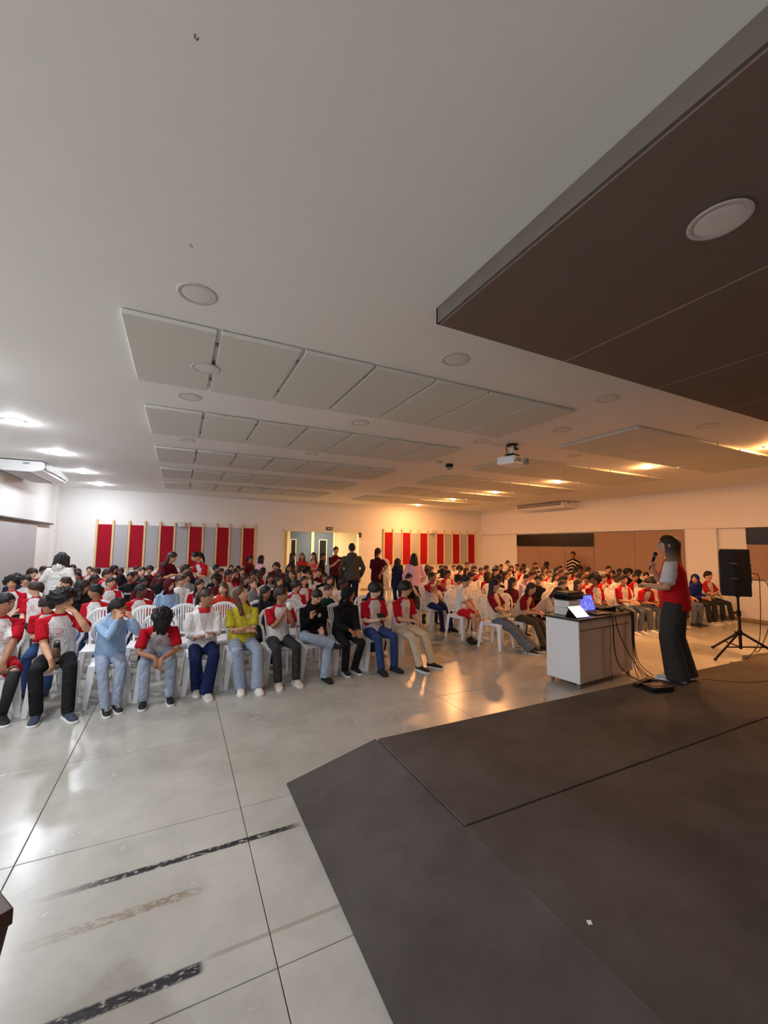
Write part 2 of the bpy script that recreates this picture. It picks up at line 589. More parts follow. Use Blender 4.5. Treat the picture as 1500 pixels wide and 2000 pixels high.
struct(obj('ceiling', MB().cbox((XL - 0.2, YF - 0.2, CEIL), (XR + 0.2, YB + 0.2, CEIL + 0.15)), M_CEIL))
# back wall with the wide doorway
DX0, DX1, DZ = 3.32, 6.36, 2.28
bw = MB()
bw.cbox((XL - 0.2, YB, 0), (DX0, YB + 0.2, CEIL)); bw.cbox((DX1, YB, 0), (XR + 0.2, YB + 0.2, CEIL)); bw.cbox((DX0, YB, DZ), (DX1, YB + 0.2, CEIL))
struct(obj('wall_back', bw, M_WALL))
struct(obj('wall_left', MB().cbox((XL - 0.2, YF, 0), (XL, YB, CEIL)), M_WALL))
struct(obj('wall_front', MB().cbox((XL - 0.2, YF - 0.2, 0), (XR + 0.2, YF, CEIL)), M_WALL))
# right wall: upper beam and pillar stand a little proud of the two bays
rw = MB()
rw.cbox((XR + 0.08, YF, 0), (XR + 0.25, YB, CEIL))
rw.cbox((XR, YF, 2.30), (XR + 0.09, YB, CEIL))
rw.cbox((XR, 5.72, 0), (XR + 0.09, 6.44, 2.31))
struct(obj('wall_right', rw, M_WALL))
tr = obj('trim_1', MB().cbox((XR - 0.012, YF, 2.292), (XR + 0.08, YB, 2.304)), M_WALL); struct(tr)
struct(obj('trim_2', MB().cbox((XL, 14.62, 0), (XL + 0.10, YB, CEIL)), M_WALL))
struct(obj('baseboard_right', MB().cbox((XR + 0.055, YF, 0), (XR + 0.08, 5.72, 0.09)).cbox((XR - 0.02, 5.72, 0), (XR, 6.44, 0.09)).cbox((XR + 0.055, 6.44, 0), (XR + 0.08, YB, 0.09)), M_BASE))
struct(obj('baseboard_back', MB().cbox((XL, YB - 0.015, 0), (DX0 - 0.06, YB, 0.08)).cbox((DX1 + 0.06, YB - 0.015, 0), (XR, YB, 0.08)), M_BASE))
struct(obj('baseboard_left', MB().cbox((XL, YF, 0), (XL + 0.015, 14.62, 0.08)), M_BASE))

# right wall boards and dark window strips
def window_strip(n, y0, y1, z0, z1, mull):
    w = obj('window_%d' % n, MB().cbox((XR + 0.055, y0, z0), (XR + 0.075, y1, z1)), M_BLACKGLASS)
    struct(w)
    f = MB()
    f.cbox((XR + 0.04, y0 - 0.02, z0 - 0.02), (XR + 0.08, y1 + 0.02, z0)); f.cbox((XR + 0.04, y0 - 0.02, z1), (XR + 0.08, y1 + 0.02, z1 + 0.02))
    f.cbox((XR + 0.04, y0 - 0.02, z0), (XR + 0.08, y0, z1)); f.cbox((XR + 0.04, y1, z0), (XR + 0.08, y1 + 0.02, z1))
    for m in mull:
        f.cbox((XR + 0.045, m - 0.012, z0), (XR + 0.078, m + 0.012, z1))
    obj('window_frame', f, M_DARKTRIM, w)
window_strip(1, 9.30, 12.78, 1.81, 2.24, (10.30, 11.5))
window_strip(2, 2.6, 5.10, 1.90, 2.27, (3.9,))
wb = empty('taupe_board_cladding', (XR, 9.6, 0))
tag(wb, 'taupe boards clad the bay around the long black window strip', 'wall boards')
def board(parent, y0, y1, z0, z1, px, py, m=M_BROWN, x0=0.045, x1=0.078):
    obj('board', MB().cbox((px + x0 - parent.location.x, y0 - py, z0), (px + x1 - parent.location.x, y1 - py, z1)), m, parent, bevel=0.003, seg=1)
for (a, b, z0, z1) in ((9.29, 10.45, 0.95, 1.78), (10.46, 11.62, 0.95, 1.78), (11.63, 12.80, 0.95, 1.78), (7.90, 9.26, 1.02, 2.27), (6.52, 7.89, 1.02, 2.27)):
    board(wb, a, b, z0, z1, XR, 9.6)
wb2 = empty('taupe_board_cladding', (XR, 4.0, 0))
tag(wb2, 'taupe boards under the short black window strip behind the loudspeaker', 'wall boards')
for (a, b) in ((2.6, 3.84), (3.85, 5.12)):
    board(wb2, a, b, 1.02, 1.87, XR, 4.0)
# left wall grey boards with a dark rail above
lb = empty('grey_board_cladding', (XL, 12.2, 0))
tag(lb, 'tall grey boards on the wall below the ceiling air conditioner', 'wall boards')
for (a, b) in ((9.6, 10.81), (10.82, 12.03), (12.04, 13.25)):
    obj('board', MB().cbox((0.0, a - 12.2, 0.35), (0.035, b - 12.2, 2.19)), M_GREYBOARD, lb, bevel=0.003, seg=1)
rail = obj('wall_rail', MB().cbox((XL, 9.5, 2.225), (XL + 0.10, 14.45, 2.265)), M_DARKTRIM, bevel=0.004)
tag(rail, 'long dark rail fixed above the grey wall boards', 'rail')

# corridor behind the doorway
struct(obj('wall_corridor', MB().cbox((DX0 - 1.0, YB + 2.2, 0), (DX1 + 1.0, YB + 2.35, 2.7)).cbox((DX0 - 1.1, YB + 0.2, 0), (DX0 - 1.0, YB + 2.35, 2.7)).cbox((DX1 + 1.0, YB + 0.2, 0), (DX1 + 1.1, YB + 2.35, 2.7)), M_CORR))
struct(obj('ceiling_corridor', MB().cbox((DX0 - 1.1, YB + 0.2, 2.6), (DX1 + 1.1, YB + 2.35, 2.7)), M_CORR))
struct(obj('floor_corridor', MB().cbox((DX0 - 1.1, YB, -0.03), (DX1 + 1.1, YB + 2.35, 0.0)), M_FLOOR))
cl = bpy.data.lights.new('corridor_lamp', 'AREA'); cl.shape = 'RECTANGLE'; cl.size = 1.2; cl.size_y = 0.3; cl.energy = 42; cl.color = (1.0, 0.72, 0.36)
clo = bpy.data.objects.new('corridor_lamp', cl); COL.objects.link(clo); clo.location = (5.4, YB + 1.0, 2.57)
cf = empty('corridor_light', (5.4, YB + 1.0, 2.6)); tag(cf, 'strip light on the corridor ceiling behind the doorway', 'light')
obj('housing', MB().cbox((-0.62, -0.17, -0.02), (0.62, 0.17, 0.0)), M_WHITEPL, cf)
# doorway frame and the two grey door leaves with narrow panes
fr = MB()
fr.cbox((DX0, YB - 0.02, 0), (DX0 + 0.05, YB + 0.22, DZ)); fr.cbox((DX1 - 0.05, YB - 0.02, 0), (DX1, YB + 0.22, DZ)); fr.cbox((DX0, YB - 0.02, DZ - 0.04), (DX1, YB + 0.22, DZ))
struct(obj('trim_3', fr, M_CORR))
def door_leaf(n, x0, x1, px0, px1):
    y0 = YB + 2.10
    d = MB()
    d.cbox((x0, y0, 0.01), (px0, y0 + 0.04, 2.38)); d.cbox((px1, y0, 0.01), (x1, y0 + 0.04, 2.38))
    d.cbox((px0, y0, 0.01), (px1, y0 + 0.04, 0.95)); d.cbox((px0, y0, 1.95), (px1, y0 + 0.04, 2.38))
    do = struct(obj('door_%d' % n, d, M_DOOR))
    obj('pane', MB().cbox((px0, y0 + 0.015, 0.95), (px1, y0 + 0.025, 1.95)), M_DARKGLASS, do)
    f = MB()
    for (a, b, c, e) in ((px0 - 0.03, px0, 0.92, 1.98), (px1, px1 + 0.03, 0.92, 1.98), (px0, px1, 0.92, 0.95), (px0, px1, 1.95, 1.98)):
        f.cbox((a, y0 - 0.008, c), (b, y0, e))
    obj('pane_frame', f, M_WHITEPL, do)
    obj('handle', MB().tube([(x1 - 0.07, y0 - 0.05, 0.95), (x1 - 0.07, y0 - 0.05, 1.15)], [0.012, 0.012], n=8), M_METAL, do)
door_leaf(1, 4.10, 5.00, 4.16, 4.34)
door_leaf(2, 5.12, 5.98, 5.38, 5.68)
pf = MB()
for (a, b) in ((3.98, 4.10), (5.00, 5.12), (5.98, 6.06)):
    pf.cbox((a, YB + 2.06, 0), (b, YB + 2.2, 2.40))
pf.cbox((3.98, YB + 2.06, 2.38), (6.06, YB + 2.2, 2.46))
struct(obj('trim_4', pf, M_CORR))
sg = empty('exit_sign', (5.08, YB - 0.012, 2.37)); tag(sg, 'small grey exit plate above the wide doorway', 'sign')
obj('plate', MB().cbox((-0.13, -0.01, -0.06), (0.13, 0.012, 0.06)), M_DARKTRIM, sg, bevel=0.004, seg=1)
ltr = MB()
for i_ in range(6):
    ltr.box((-0.06 + i_ * 0.028, -0.0115, 0.0), (0.019, 0.003, 0.032))
obj('pale_marking', ltr, M_PAPER, sg)
hb = obj('door_closer_box', MB().cbox((6.30, YB - 0.05, 2.06), (6.40, YB - 0.002, 2.24)), M_DARKTRIM, bevel=0.006)
tag(hb, 'small dark box at the top corner of the wide doorway', 'box')

# slatted acoustic wall sets: red and grey felt between pine battens
def wall_set(name, xs_, z0, z1, label):
    t = empty(name, ((xs_[0] + xs_[-1]) / 2, YB, 0)); tag(t, label, 'wall panels')
    ox = t.location.x
    for i in range(len(xs_) - 1):
        a, b = xs_[i] - ox + 0.035, xs_[i + 1] - ox - 0.035
        red = i % 2 == 0
        obj('red_panel' if red else 'grey_panel', MB().cbox((a, -0.05, z0), (b, -0.005, z1)), M_RED if red else M_GREYFELT, t, bevel=0.006, seg=1)
    for x in xs_:
        obj('batten', MB().cbox((x - ox - 0.028, -0.075, z0 - 0.14), (x - ox + 0.028, -0.003, z1 + 0.14)), M_PINE, t, bevel=0.003, seg=1)
wall_set('slatted_wall_panel', [-2.24 + i * 0.4175 for i in range(12)], 1.00, 2.30, 'set of red and grey felt panels between pine battens near the cool white lamps')
wall_set('slatted_wall_panel', [7.38 + i * 0.4175 for i in range(12)], 1.00, 2.29, 'set of red and grey felt panels between pine battens under the warm lamps')
for (x, lab) in ((0.05, 'small white wall speaker above the felt panels near the cool lamps'), (9.62, 'small pale wall speaker above the felt panels under the warm lamps')):
    w = empty('wall_speaker', (x, YB - 0.075, 2.36)); tag(w, lab, 'speaker')
    obj('cabinet', MB().cbox((-0.09, -0.11, -0.07), (0.09, 0.0, 0.10)), M_WHITEPL, w, bevel=0.015)
    obj('bracket', MB().cbox((-0.02, 0.0, -0.03), (0.02, 0.075, 0.03)), M_GREYPL, w)
    obj('grille', MB().cbox((-0.075, -0.115, -0.055), (0.075, -0.108, 0.085)), M_LAMP_RING, w)

# acoustic ceiling panels, one thing per row
def panel_row(x0, x1, n, y0, y1, label, m=M_PANEL, th=0.035, gap=0.03):
    t = empty('acoustic_ceiling_row', ((x0 + x1) / 2, (y0 + y1) / 2, CEIL)); tag(t, label, 'ceiling panels')
    w = (x1 - x0) / n
    me = MB().box((0, 0, -th / 2 - 0.004), (w - gap, y1 - y0, th)).mesh('panel', bevel=0.006, seg=1)
    me.materials.append(m)
    for i in range(n):
        inst('panel', me, t, loc=(x0 + (i + 0.5) * w - t.location.x, 0, 0))
    me2 = MB().box((0, 0, -0.006), (x1 - x0 - 0.04, 0.05, 0.012)).mesh('mounting_rail'); me2.materials.append(M_GREYPL)
    for sg_ in (-0.3, 0.3):
        inst('mounting_rail', me2, t, loc=(0, sg_ * (y1 - y0), 0))
    return t
ORD = ['first', 'second', 'third', 'fourth', 'fifth']
for k, (a, b) in enumerate(((3.22, 4.53), (5.40, 6.68), (7.66, 8.95), (9.80, 11.10), (12.00, 13.30))):
    panel_row(-0.45, 4.08, 7, a, b, ORD[k] + ' row of pale felt ceiling panels counted from the brown stage panels, cool side')
for k, (a, b) in enumerate(((3.26, 4.55), (5.46, 6.74), (7.66, 8.95), (9.80, 11.10), (12.00, 13.30))):
    panel_row(5.30, 9.85, 7, a, b, ORD[k] + ' row of pale felt ceiling panels counted from the brown stage panels, warm side')
sp = empty('stage_ceiling_baffle', (4.0, 0.4, CEIL)); tag(sp, 'big dark brown felt panels hung low over the stage', 'ceiling panels')
for i in range(7):
    obj('panel', MB().cbox((1.50 + i * 1.21 - 4.0 + 0.006, -2.4, -0.12), (1.50 + (i + 1) * 1.21 - 4.0 - 0.006, 1.83, -0.002)), M_STAGEPANEL, sp, bevel=0.004, seg=1)
    if i:
        obj('seam_strip', MB().cbox((1.50 + i * 1.21 - 4.0 - 0.007, -2.4, -0.119), (1.50 + i * 1.21 - 4.0 + 0.007, 1.828, -0.01)), M_SEAMLINE, sp)
bf = MB().cbox((-2.512, -2.4, -0.113), (-2.495, 1.842, -0.002)); bf.cbox((-2.512, 1.828, -0.113), (5.97, 1.842, -0.002))
obj('edge_trim', bf, M_SEAM, sp)

# round ceiling lamps
ring_me = MB().lathe([(0.092, 0.0), (0.120, 0.0), (0.122, -0.004), (0.118, -0.007), (0.096, -0.007), (0.092, 0.0)], n=32).mesh('trim_ring', smooth=True)
lens_me = MB().lathe([(0.0001, -0.010), (0.05, -0.009), (0.080, -0.007), (0.094, -0.004), (0.094, 0.0), (0.0001, 0.0)], n=32).mesh('lens', smooth=False)
dome_me = MB().lathe([(0.004, -0.042), (0.035, -0.039), (0.064, -0.030), (0.084, -0.016), (0.094, -0.002), (0.094, 0.0), (0.004, 0.0)], n=24).mesh('lens', smooth=False)
for m_ in (ring_me, lens_me, dome_me): m_.materials.append(None)
def downlight(x, y, state, label, group, z=CEIL):
    t = empty('ceiling_lamp', (x, y, z)); tag(t, label, 'lamp', group)
    inst('trim_ring', ring_me, t, M_LAMP_RING if state == 'off' else M_WHITEPL)
    inst('lens', lens_me if state == 'off' else dome_me, t, {'off': M_LAMP_OFF, 'cool': M_COOL, 'warm': M_WARM}[state])
for x, y in COOL_LAMPS: downlight(x, y, 'cool', 'round ceiling lamp glowing cool white', 'cool white ceiling lamps')
for x, y in WARM_LAMPS: downlight(x, y, 'warm', 'round ceiling lamp glowing warm orange', 'warm ceiling lamps')
for x, y in OFF_LAMPS: downlight(x, y, 'off', 'unlit round ceiling lamp flush with the pale ceiling', 'unlit ceiling lamps')
downlight(0.14, 3.92, 'off', 'unlit round lamp set in a pale felt ceiling panel', None, CEIL - 0.04)
downlight(2.12, 0.90, 'off', 'unlit round white lamp set in the brown stage panel', None, CEIL - 0.126)
downlight(4.62, 3.87, 'off', 'unlit round lamp on the plain ceiling strip beside the projector', None)

# hooks, detector, projector
for (x, y, lab) in ((-0.02, 2.35, 'tiny dark screw hook in the ceiling by the unlit lamp'), (-0.03, 1.33, 'tiny dark screw hook in the bare ceiling')):
    tag(obj('ceiling_hook', MB().tube([(x, y, CEIL + 0.01), (x, y, CEIL - 0.012), (x + 0.007, y, CEIL - 0.017), (x + 0.010, y, CEIL - 0.008)], [0.0022] * 4, n=6), M_DARKTRIM, smooth=True), lab, 'hook')
dt = empty('security_sensor', (4.68, 6.59, CEIL)); tag(dt, 'black dome sensor with pale underside on the ceiling', 'sensor')
obj('base', MB().lathe([(0.075, 0), (0.075, -0.05), (0.065, -0.065)], n=24), M_BLACK, dt, smooth=False)
obj('dome', MB().ellip((0, 0, -0.065), (0.06, 0.06, 0.05), 20, 12), M_GREYPL, dt, smooth=True)
sd = empty('smoke_detector', (4.35, 6.45, CEIL)); tag(sd, 'flat pale smoke detector beside the black dome sensor', 'detector')
obj('body', MB().lathe([(0.07, 0), (0.07, -0.02), (0.05, -0.035)], n=24), M_LAMP_RING, sd)
obj('led', MB().ellip((0.02, -0.02, -0.035), (0.006, 0.006, 0.005), 8, 6), M_RED, sd, smooth=True)

pj = empty('ceiling_projector', (4.62, 4.82, CEIL), R(16), 1.25); tag(pj, 'white projector hanging from the ceiling on a pole mount', 'projector')
obj('mount_pole', MB().tube([(0, 0, 0), (0, 0, -0.135)], [0.022, 0.022], n=14, dome=0.1), M_WHITEPL, pj, smooth=True)
obj('ceiling_plate', MB().lathe([(0.07, 0), (0.07, -0.012), (0.03, -0.02)], n=20), M_BLACK, pj)
br = MB(); br.box((0, 0, -0.137), (0.16, 0.12, 0.012))
for a in range(4):
    br.tube([(0, 0, -0.132), (0.11 * math.cos(a * 1.57 + 0.8), 0.09 * math.sin(a * 1.57 + 0.8), -0.167)], [0.008, 0.008], n=6)
obj('bracket', br, M_BLACK, pj)
bod = obj('body', MB().cbox((-0.16, -0.12, -0.272), (0.16, 0.12, -0.172)), M_WHITEPL, pj, bevel=0.02, seg=3)
obj('lens', MB().lathe([(0.045, 0), (0.045, 0.03), (0.034, 0.03), (0.03, 0.012)], (0.105, -0.115, -0.222), 20, Matrix.Rotation(R(90), 3, 'X')), M_GREYPL, bod)
for i in range(5):
    obj('vent_slat', MB().box((-0.10 + i * 0.022, -0.122, -0.217), (0.010, 0.006, 0.05)), M_GREYPL, bod)
obj('port_plate', MB().box((-0.135, -0.1215, -0.242), (0.02, 0.005, 0.02)), M_DARKPL, bod)
obj('cable', MB().tube([(0.0, 0, -0.03), (-0.09, 0.02, -0.035), (-0.14, 0.0, -0.075), (-0.12, 0.0, -0.13), (-0.04, 0.03, -0.165)], [0.006] * 5, n=6), M_CABLE, pj, smooth=True)
obj('plug', MB().tube([(0.03, 0, -0.035), (0.10, 0.0, -0.04), (0.15, 0.0, -0.035)], [0.022, 0.02, 0.008], n=8), M_BLACK, pj, smooth=True)

# air conditioners (ceiling type)
def aircon(name, loc, rz, L, label, open_end):
    """long axis along local Y, outlet faces local +X, back at x=0"""
    t = empty(name, loc, rz); tag(t, label, 'air conditioner')
    prof = [(0.0, -0.02), (0.66, -0.02), (0.70, -0.05), (0.71, -0.13), (0.66, -0.19), (0.52, -0.23), (0.05, -0.23), (0.0, -0.20)]
    obj('casing', MB().prism(prof, -L / 2 + 0.02, L / 2 - 0.02, axis=1), M_WHITEPL, t, bevel=0.008)
    for sg_ in (-1, 1):
        y = sg_ * (L / 2 - 0.01)
        cap = obj('end_cap', MB().prism([(a * 1.01, b * 1.01) for a, b in prof], y - 0.02, y + 0.02, axis=1), M_WHITEPL, t, bevel=0.01)
        obj('badge', MB().box((0.42, y + sg_ * 0.021, -0.07), (0.10, 0.004, 0.035)), M_GREYPL, cap)
    op = obj('outlet', MB().box((0.705, 0, -0.10), (0.02, L - 0.16, 0.11)), M_DARKPL, t)
    for i in range(3):
        obj('louvre', MB().box((0.72, 0, -0.065 - i * 0.036), (0.022, L - 0.18, 0.008), Matrix.Rotation(R(25), 3, 'Y')), M_WHITEPL, op)
    for i in range(int(L / 0.12)):
        obj('fin', MB().box((0.712, -L / 2 + 0.14 + i * 0.12, -0.10), (0.012, 0.006, 0.10)), M_GREYPL, op)
    gr = obj('intake_grille', MB().box((0.27, 0, -0.234), (0.36, L - 0.2, 0.008)), M_GREYPL, t)
    for i in range(8):
        obj('grille_slat', MB().box((0.12 + i * 0.043, 0, -0.241), (0.014, L - 0.22, 0.008)), M_WHITEPL, gr)
    for sg_ in (-1, 1):
        obj('hanger', MB().box((0.3, sg_ * L * 0.4, -0.01), (0.10, 0.03, 0.02)), M_DARKTRIM, t)
aircon('air_conditioner', (XL + 0.09, 11.25, CEIL), 0.0, 1.9, 'white ceiling air conditioner above the grey wall boards', True)
aircon('air_conditioner', (XR - 0.01, 10.95, CEIL), R(180), 2.2, 'white air conditioner high on the wall with the black window strips', False)

# ------------------------------------------------------------------ low stage
SZ = 0.19
st = empty('stage_platform', (4.8, 0.4, 0)); tag(st, 'low dark platform with sloping edge ramp in front of the audience', 'stage')
ox, oy = 4.8, 0.4
obj('main_deck', MB().cbox((1.50 - ox, YF + 0.1 - oy, 0.0), (9.6 - ox, 1.975 - oy, SZ)), M_STAGE, st, bevel=0.004, seg=1)
obj('front_deck', MB().cbox((1.515 - ox, 1.985 - oy, 0.0), (5.2 - ox, 3.13 - oy, SZ + 0.001)), M_STAGE, st, bevel=0.004, seg=1)
obj('front_deck', MB().cbox((5.206 - ox, 1.985 - oy, 0.0), (9.6 - ox, 3.10 - oy, SZ)), M_STAGE, st, bevel=0.004, seg=1)
rp = MB().prism([(0.785 - ox, 0.0), (1.50 - ox, 0.0), (1.50 - ox, SZ - 0.002), (0.785 - ox, 0.012)], YF + 0.1 - oy, 3.14 - oy, axis=1)
obj('edge_ramp', rp, M_STAGE, st)
mtt = obj('floor_mat', MB().prism([(7.25, 3.14), (9.3, 3.12), (9.3, 3.50), (8.45, 3.62)], 0.001, 0.006), M_STAGE)
tag(mtt, 'thin dark mat on the floor under the tripod legs', 'mat')
# litter specks on the deck
tag(obj('paper_scrap', MB().prism([(1.594, 1.265), (1.612, 1.260), (1.620, 1.276), (1.602, 1.282)], SZ + 0.001, SZ + 0.004), M_PAPER), 'tiny pale paper scrap lying on the dark stage deck', 'paper')
# dark red wooden lectern whose corner shows beside the camera
lc = empty('lectern', (-0.67, 1.51, 0), R(32)); tag(lc, 'dark red wooden lectern standing by the worn tape lines', 'lectern')
def taper(lo, hi, z0, z1):
    c0 = [(sx * lo[0], sy * lo[1], z0) for sx, sy in ((-1, -1), (1, -1), (1, 1), (-1, 1))]
    c1 = [(sx * hi[0], sy * hi[1], z1) for sx, sy in ((-1, -1), (1, -1), (1, 1), (-1, 1))]
    return MB().add(c0 + c1, [(3, 2, 1, 0), (4, 5, 6, 7), (0, 1, 5, 4), (1, 2, 6, 5), (2, 3, 7, 6), (3, 0, 4, 7)])
obj('base', MB().cbox((-0.19, -0.17, 0), (0.19, 0.17, 0.05)), M_WOOD, lc, bevel=0.008)
obj('body', taper((0.15, 0.13), (0.245, 0.215), 0.05, 0.76), M_WOOD, lc, bevel=0.006)
obj('desk_top', taper((0.25, 0.22), (0.25, 0.22), 0.76, 0.80), M_WOOD, lc, bevel=0.004)

# ================================================================== people: shape library
HRX, HRY, HRZ = 0.076, 0.097, 0.117          # head half-axes

def head_shape():
    """head about its centre, facing -Y, chin at -0.115"""
    n, m = 28, 22
    verts, faces = [], []
    def pt(th, ph):
        d = V((math.sin(th) * math.cos(ph), math.sin(th) * math.sin(ph), math.cos(th)))
        x, y, z = d.x * HRX, d.y * HRY, d.z * HRZ
        if z < 0:                                   # jaw narrows, chin comes forward
            k = -z / HRZ
            x *= 1 - 0.30 * k * k
            y = y * (1 - 0.18 * k) - 0.018 * k
        else:
            y *= 1 + 0.05 * z / HRZ
        if d.y < 0:
            def g(cx, cz, sx, sz): return math.exp(-((x - cx) / sx) ** 2 - ((z - cz) / sz) ** 2)
            f = -d.y
            y -= f * (0.024 * g(0, -0.018, 0.012, 0.020) + 0.012 * g(0, 0.010, 0.009, 0.024))      # nose
            y += f * 0.010 * (g(0.032, 0.012, 0.017, 0.011) + g(-0.032, 0.012, 0.017, 0.011))      # eye sockets
            y -= f * 0.005 * (g(0.03, 0.036, 0.03, 0.010) + g(-0.03, 0.036, 0.03, 0.010))          # brow
            y -= f * 0.006 * g(0, -0.058, 0.024, 0.010)                                            # lips
            y -= f * 0.006 * g(0, -0.100, 0.022, 0.016)                                            # chin
        return (x, y, z)
    for i in range(1, m):
        for j in range(n):
            verts.append(pt(math.pi * i / m, 2 * math.pi * j / n))
    verts += [(0, 0, HRZ), (0, -0.018, -HRZ)]
    for i in range(m - 2):
        for j in range(n):
            a, b = i * n + j, i * n + (j + 1) % n
            faces.append((a, a + n, b + n, b))
    t, b_ = len(verts) - 2, len(verts) - 1
    for j in range(n):
        faces.append((t, j, (j + 1) % n)); L = (m - 2) * n
        faces.append((b_, L + (j + 1) % n, L + j))
    return verts, faces
HEAD_V, HEAD_F = head_shape()

def sm(t):
    t = max(0.0, min(1.0, t))
    return t * t * (3 - 2 * t)

def hair_shell(front, side, back, thick, bump=0.0, bs=30.0, top=1.0, n=36, m=16, seed=0, mb=None, puff=0.0, taper_=0.75):
    """cap of hair; front/side/back = how far down (radians from the crown) it reaches"""
    mb = mb or MB()
    verts, faces = [], []
    for i in range(m + 1):
        for j in range(n):
            ph = 2 * math.pi * j / n
            a = abs(math.atan2(math.cos(ph + math.pi / 2), -math.sin(ph)))   # angle away from the face
            a = math.acos(max(-1, min(1, -math.sin(ph))))
            tm = front + (side - front) * sm(a / (math.pi / 2)) if a < math.pi / 2 else side + (back - side) * sm((a - math.pi / 2) / (math.pi / 2))
            tm += 0.05 * noise.noise(V((math.cos(ph) * 3, math.sin(ph) * 3, seed)))
            k = i / m
            th = 0.001 + tm * min(k * m / (m - 1.0), 1.0)
            d = V((math.sin(th) * math.cos(ph), math.sin(th) * math.sin(ph), math.cos(th)))
            t_ = thick * (0.75 + 0.25 * math.sin(min(th, 1.5))) * (top if th < 0.7 else 1.0) + puff * sm(th / 1.3) * (0.35 + 0.65 * sm(a / 1.2))
            if bump: t_ += bump * noise.noise(d * bs * 0.1 + V((seed, 0, 0)))+ bump * 0.5 * noise.noise(d * bs * 0.25 + V((0, seed, 0)))
            t_ *= 1.0 - taper_ * k ** 4
            if i == m: t_ = -0.016
            p = V((d.x * (HRX + t_), d.y * (HRY + t_) + (0.005 if d.y > 0 else 0), d.z * (HRZ + t_)))
            verts.append(p)
    for i in range(m):
        for j in range(n):
            a, b = i * n + j, i * n + (j + 1) % n
            faces.append((a, a + n, b + n, b))
    return mb.add(verts, faces)

def curtain(mb, a0, length, flare=0.02, thick=0.03, wave=0.0, front_drop=0.0, seed=0, out=0.012):
    """closed sheet of long hair hanging from the head, open towards the face by a0 radians either side"""
    n, rows = 26, 10
    outer, inner = [], []
    for r_ in range(rows + 1):
        k = r_ / rows
        for j in range(n + 1):
            a = a0 + (2 * math.pi - 2 * a0) * j / n
            edge = abs(2 * j / n - 1)
            ln = length * (1 - 0.10 * edge) + front_drop * edge ** 4
            z = 0.045 - ln * k
            rad = 1.0 + 0.10 * noise.noise(V((math.cos(a) * 5, math.sin(a) * 5, seed + k * wave)))
            ex = HRX + out + flare * sm(k) * rad + 0.006 * math.sin(a * 23 + seed) + wave * 0.004 * math.sin(k * 14 + a * 5)
            ey = HRY + out + flare * 0.4 * k * rad + 0.005 * math.sin(a * 19 + seed)
            sq = 1.0 - 0.12 * sm(k * 2)
            x, y = math.sin(a) * ex * (1.0 + 0.15 * k), -math.cos(a) * ey * sq + 0.012
            outer.append(V((x, y, z)))
            inner.append(V((x * (1 - thick / 0.11), y * (1 - thick / 0.11), z + (0.012 if r_ == rows else 0))))
    w = n + 1
    N = len(outer)
    faces = []
    for r_ in range(rows):
        for j in range(n):
            a, b = r_ * w + j, r_ * w + j + 1
            faces.append((a, a + w, b + w, b)); faces.append((N + a, N + b, N + b + w, N + a + w))
    for r_ in range(rows):
        for j in (0, n):
            a = r_ * w + j
            faces.append((a, a + w, N + a + w, N + a) if j else (a, N + a, N + a + w, a + w))
    for j in range(n):
        a = j; faces.append((a, a + 1, N + a + 1, N + a))
        a = rows * w + j; faces.append((a, N + a, N + a + 1, a + 1))
    return mb.add(outer + inner, faces)

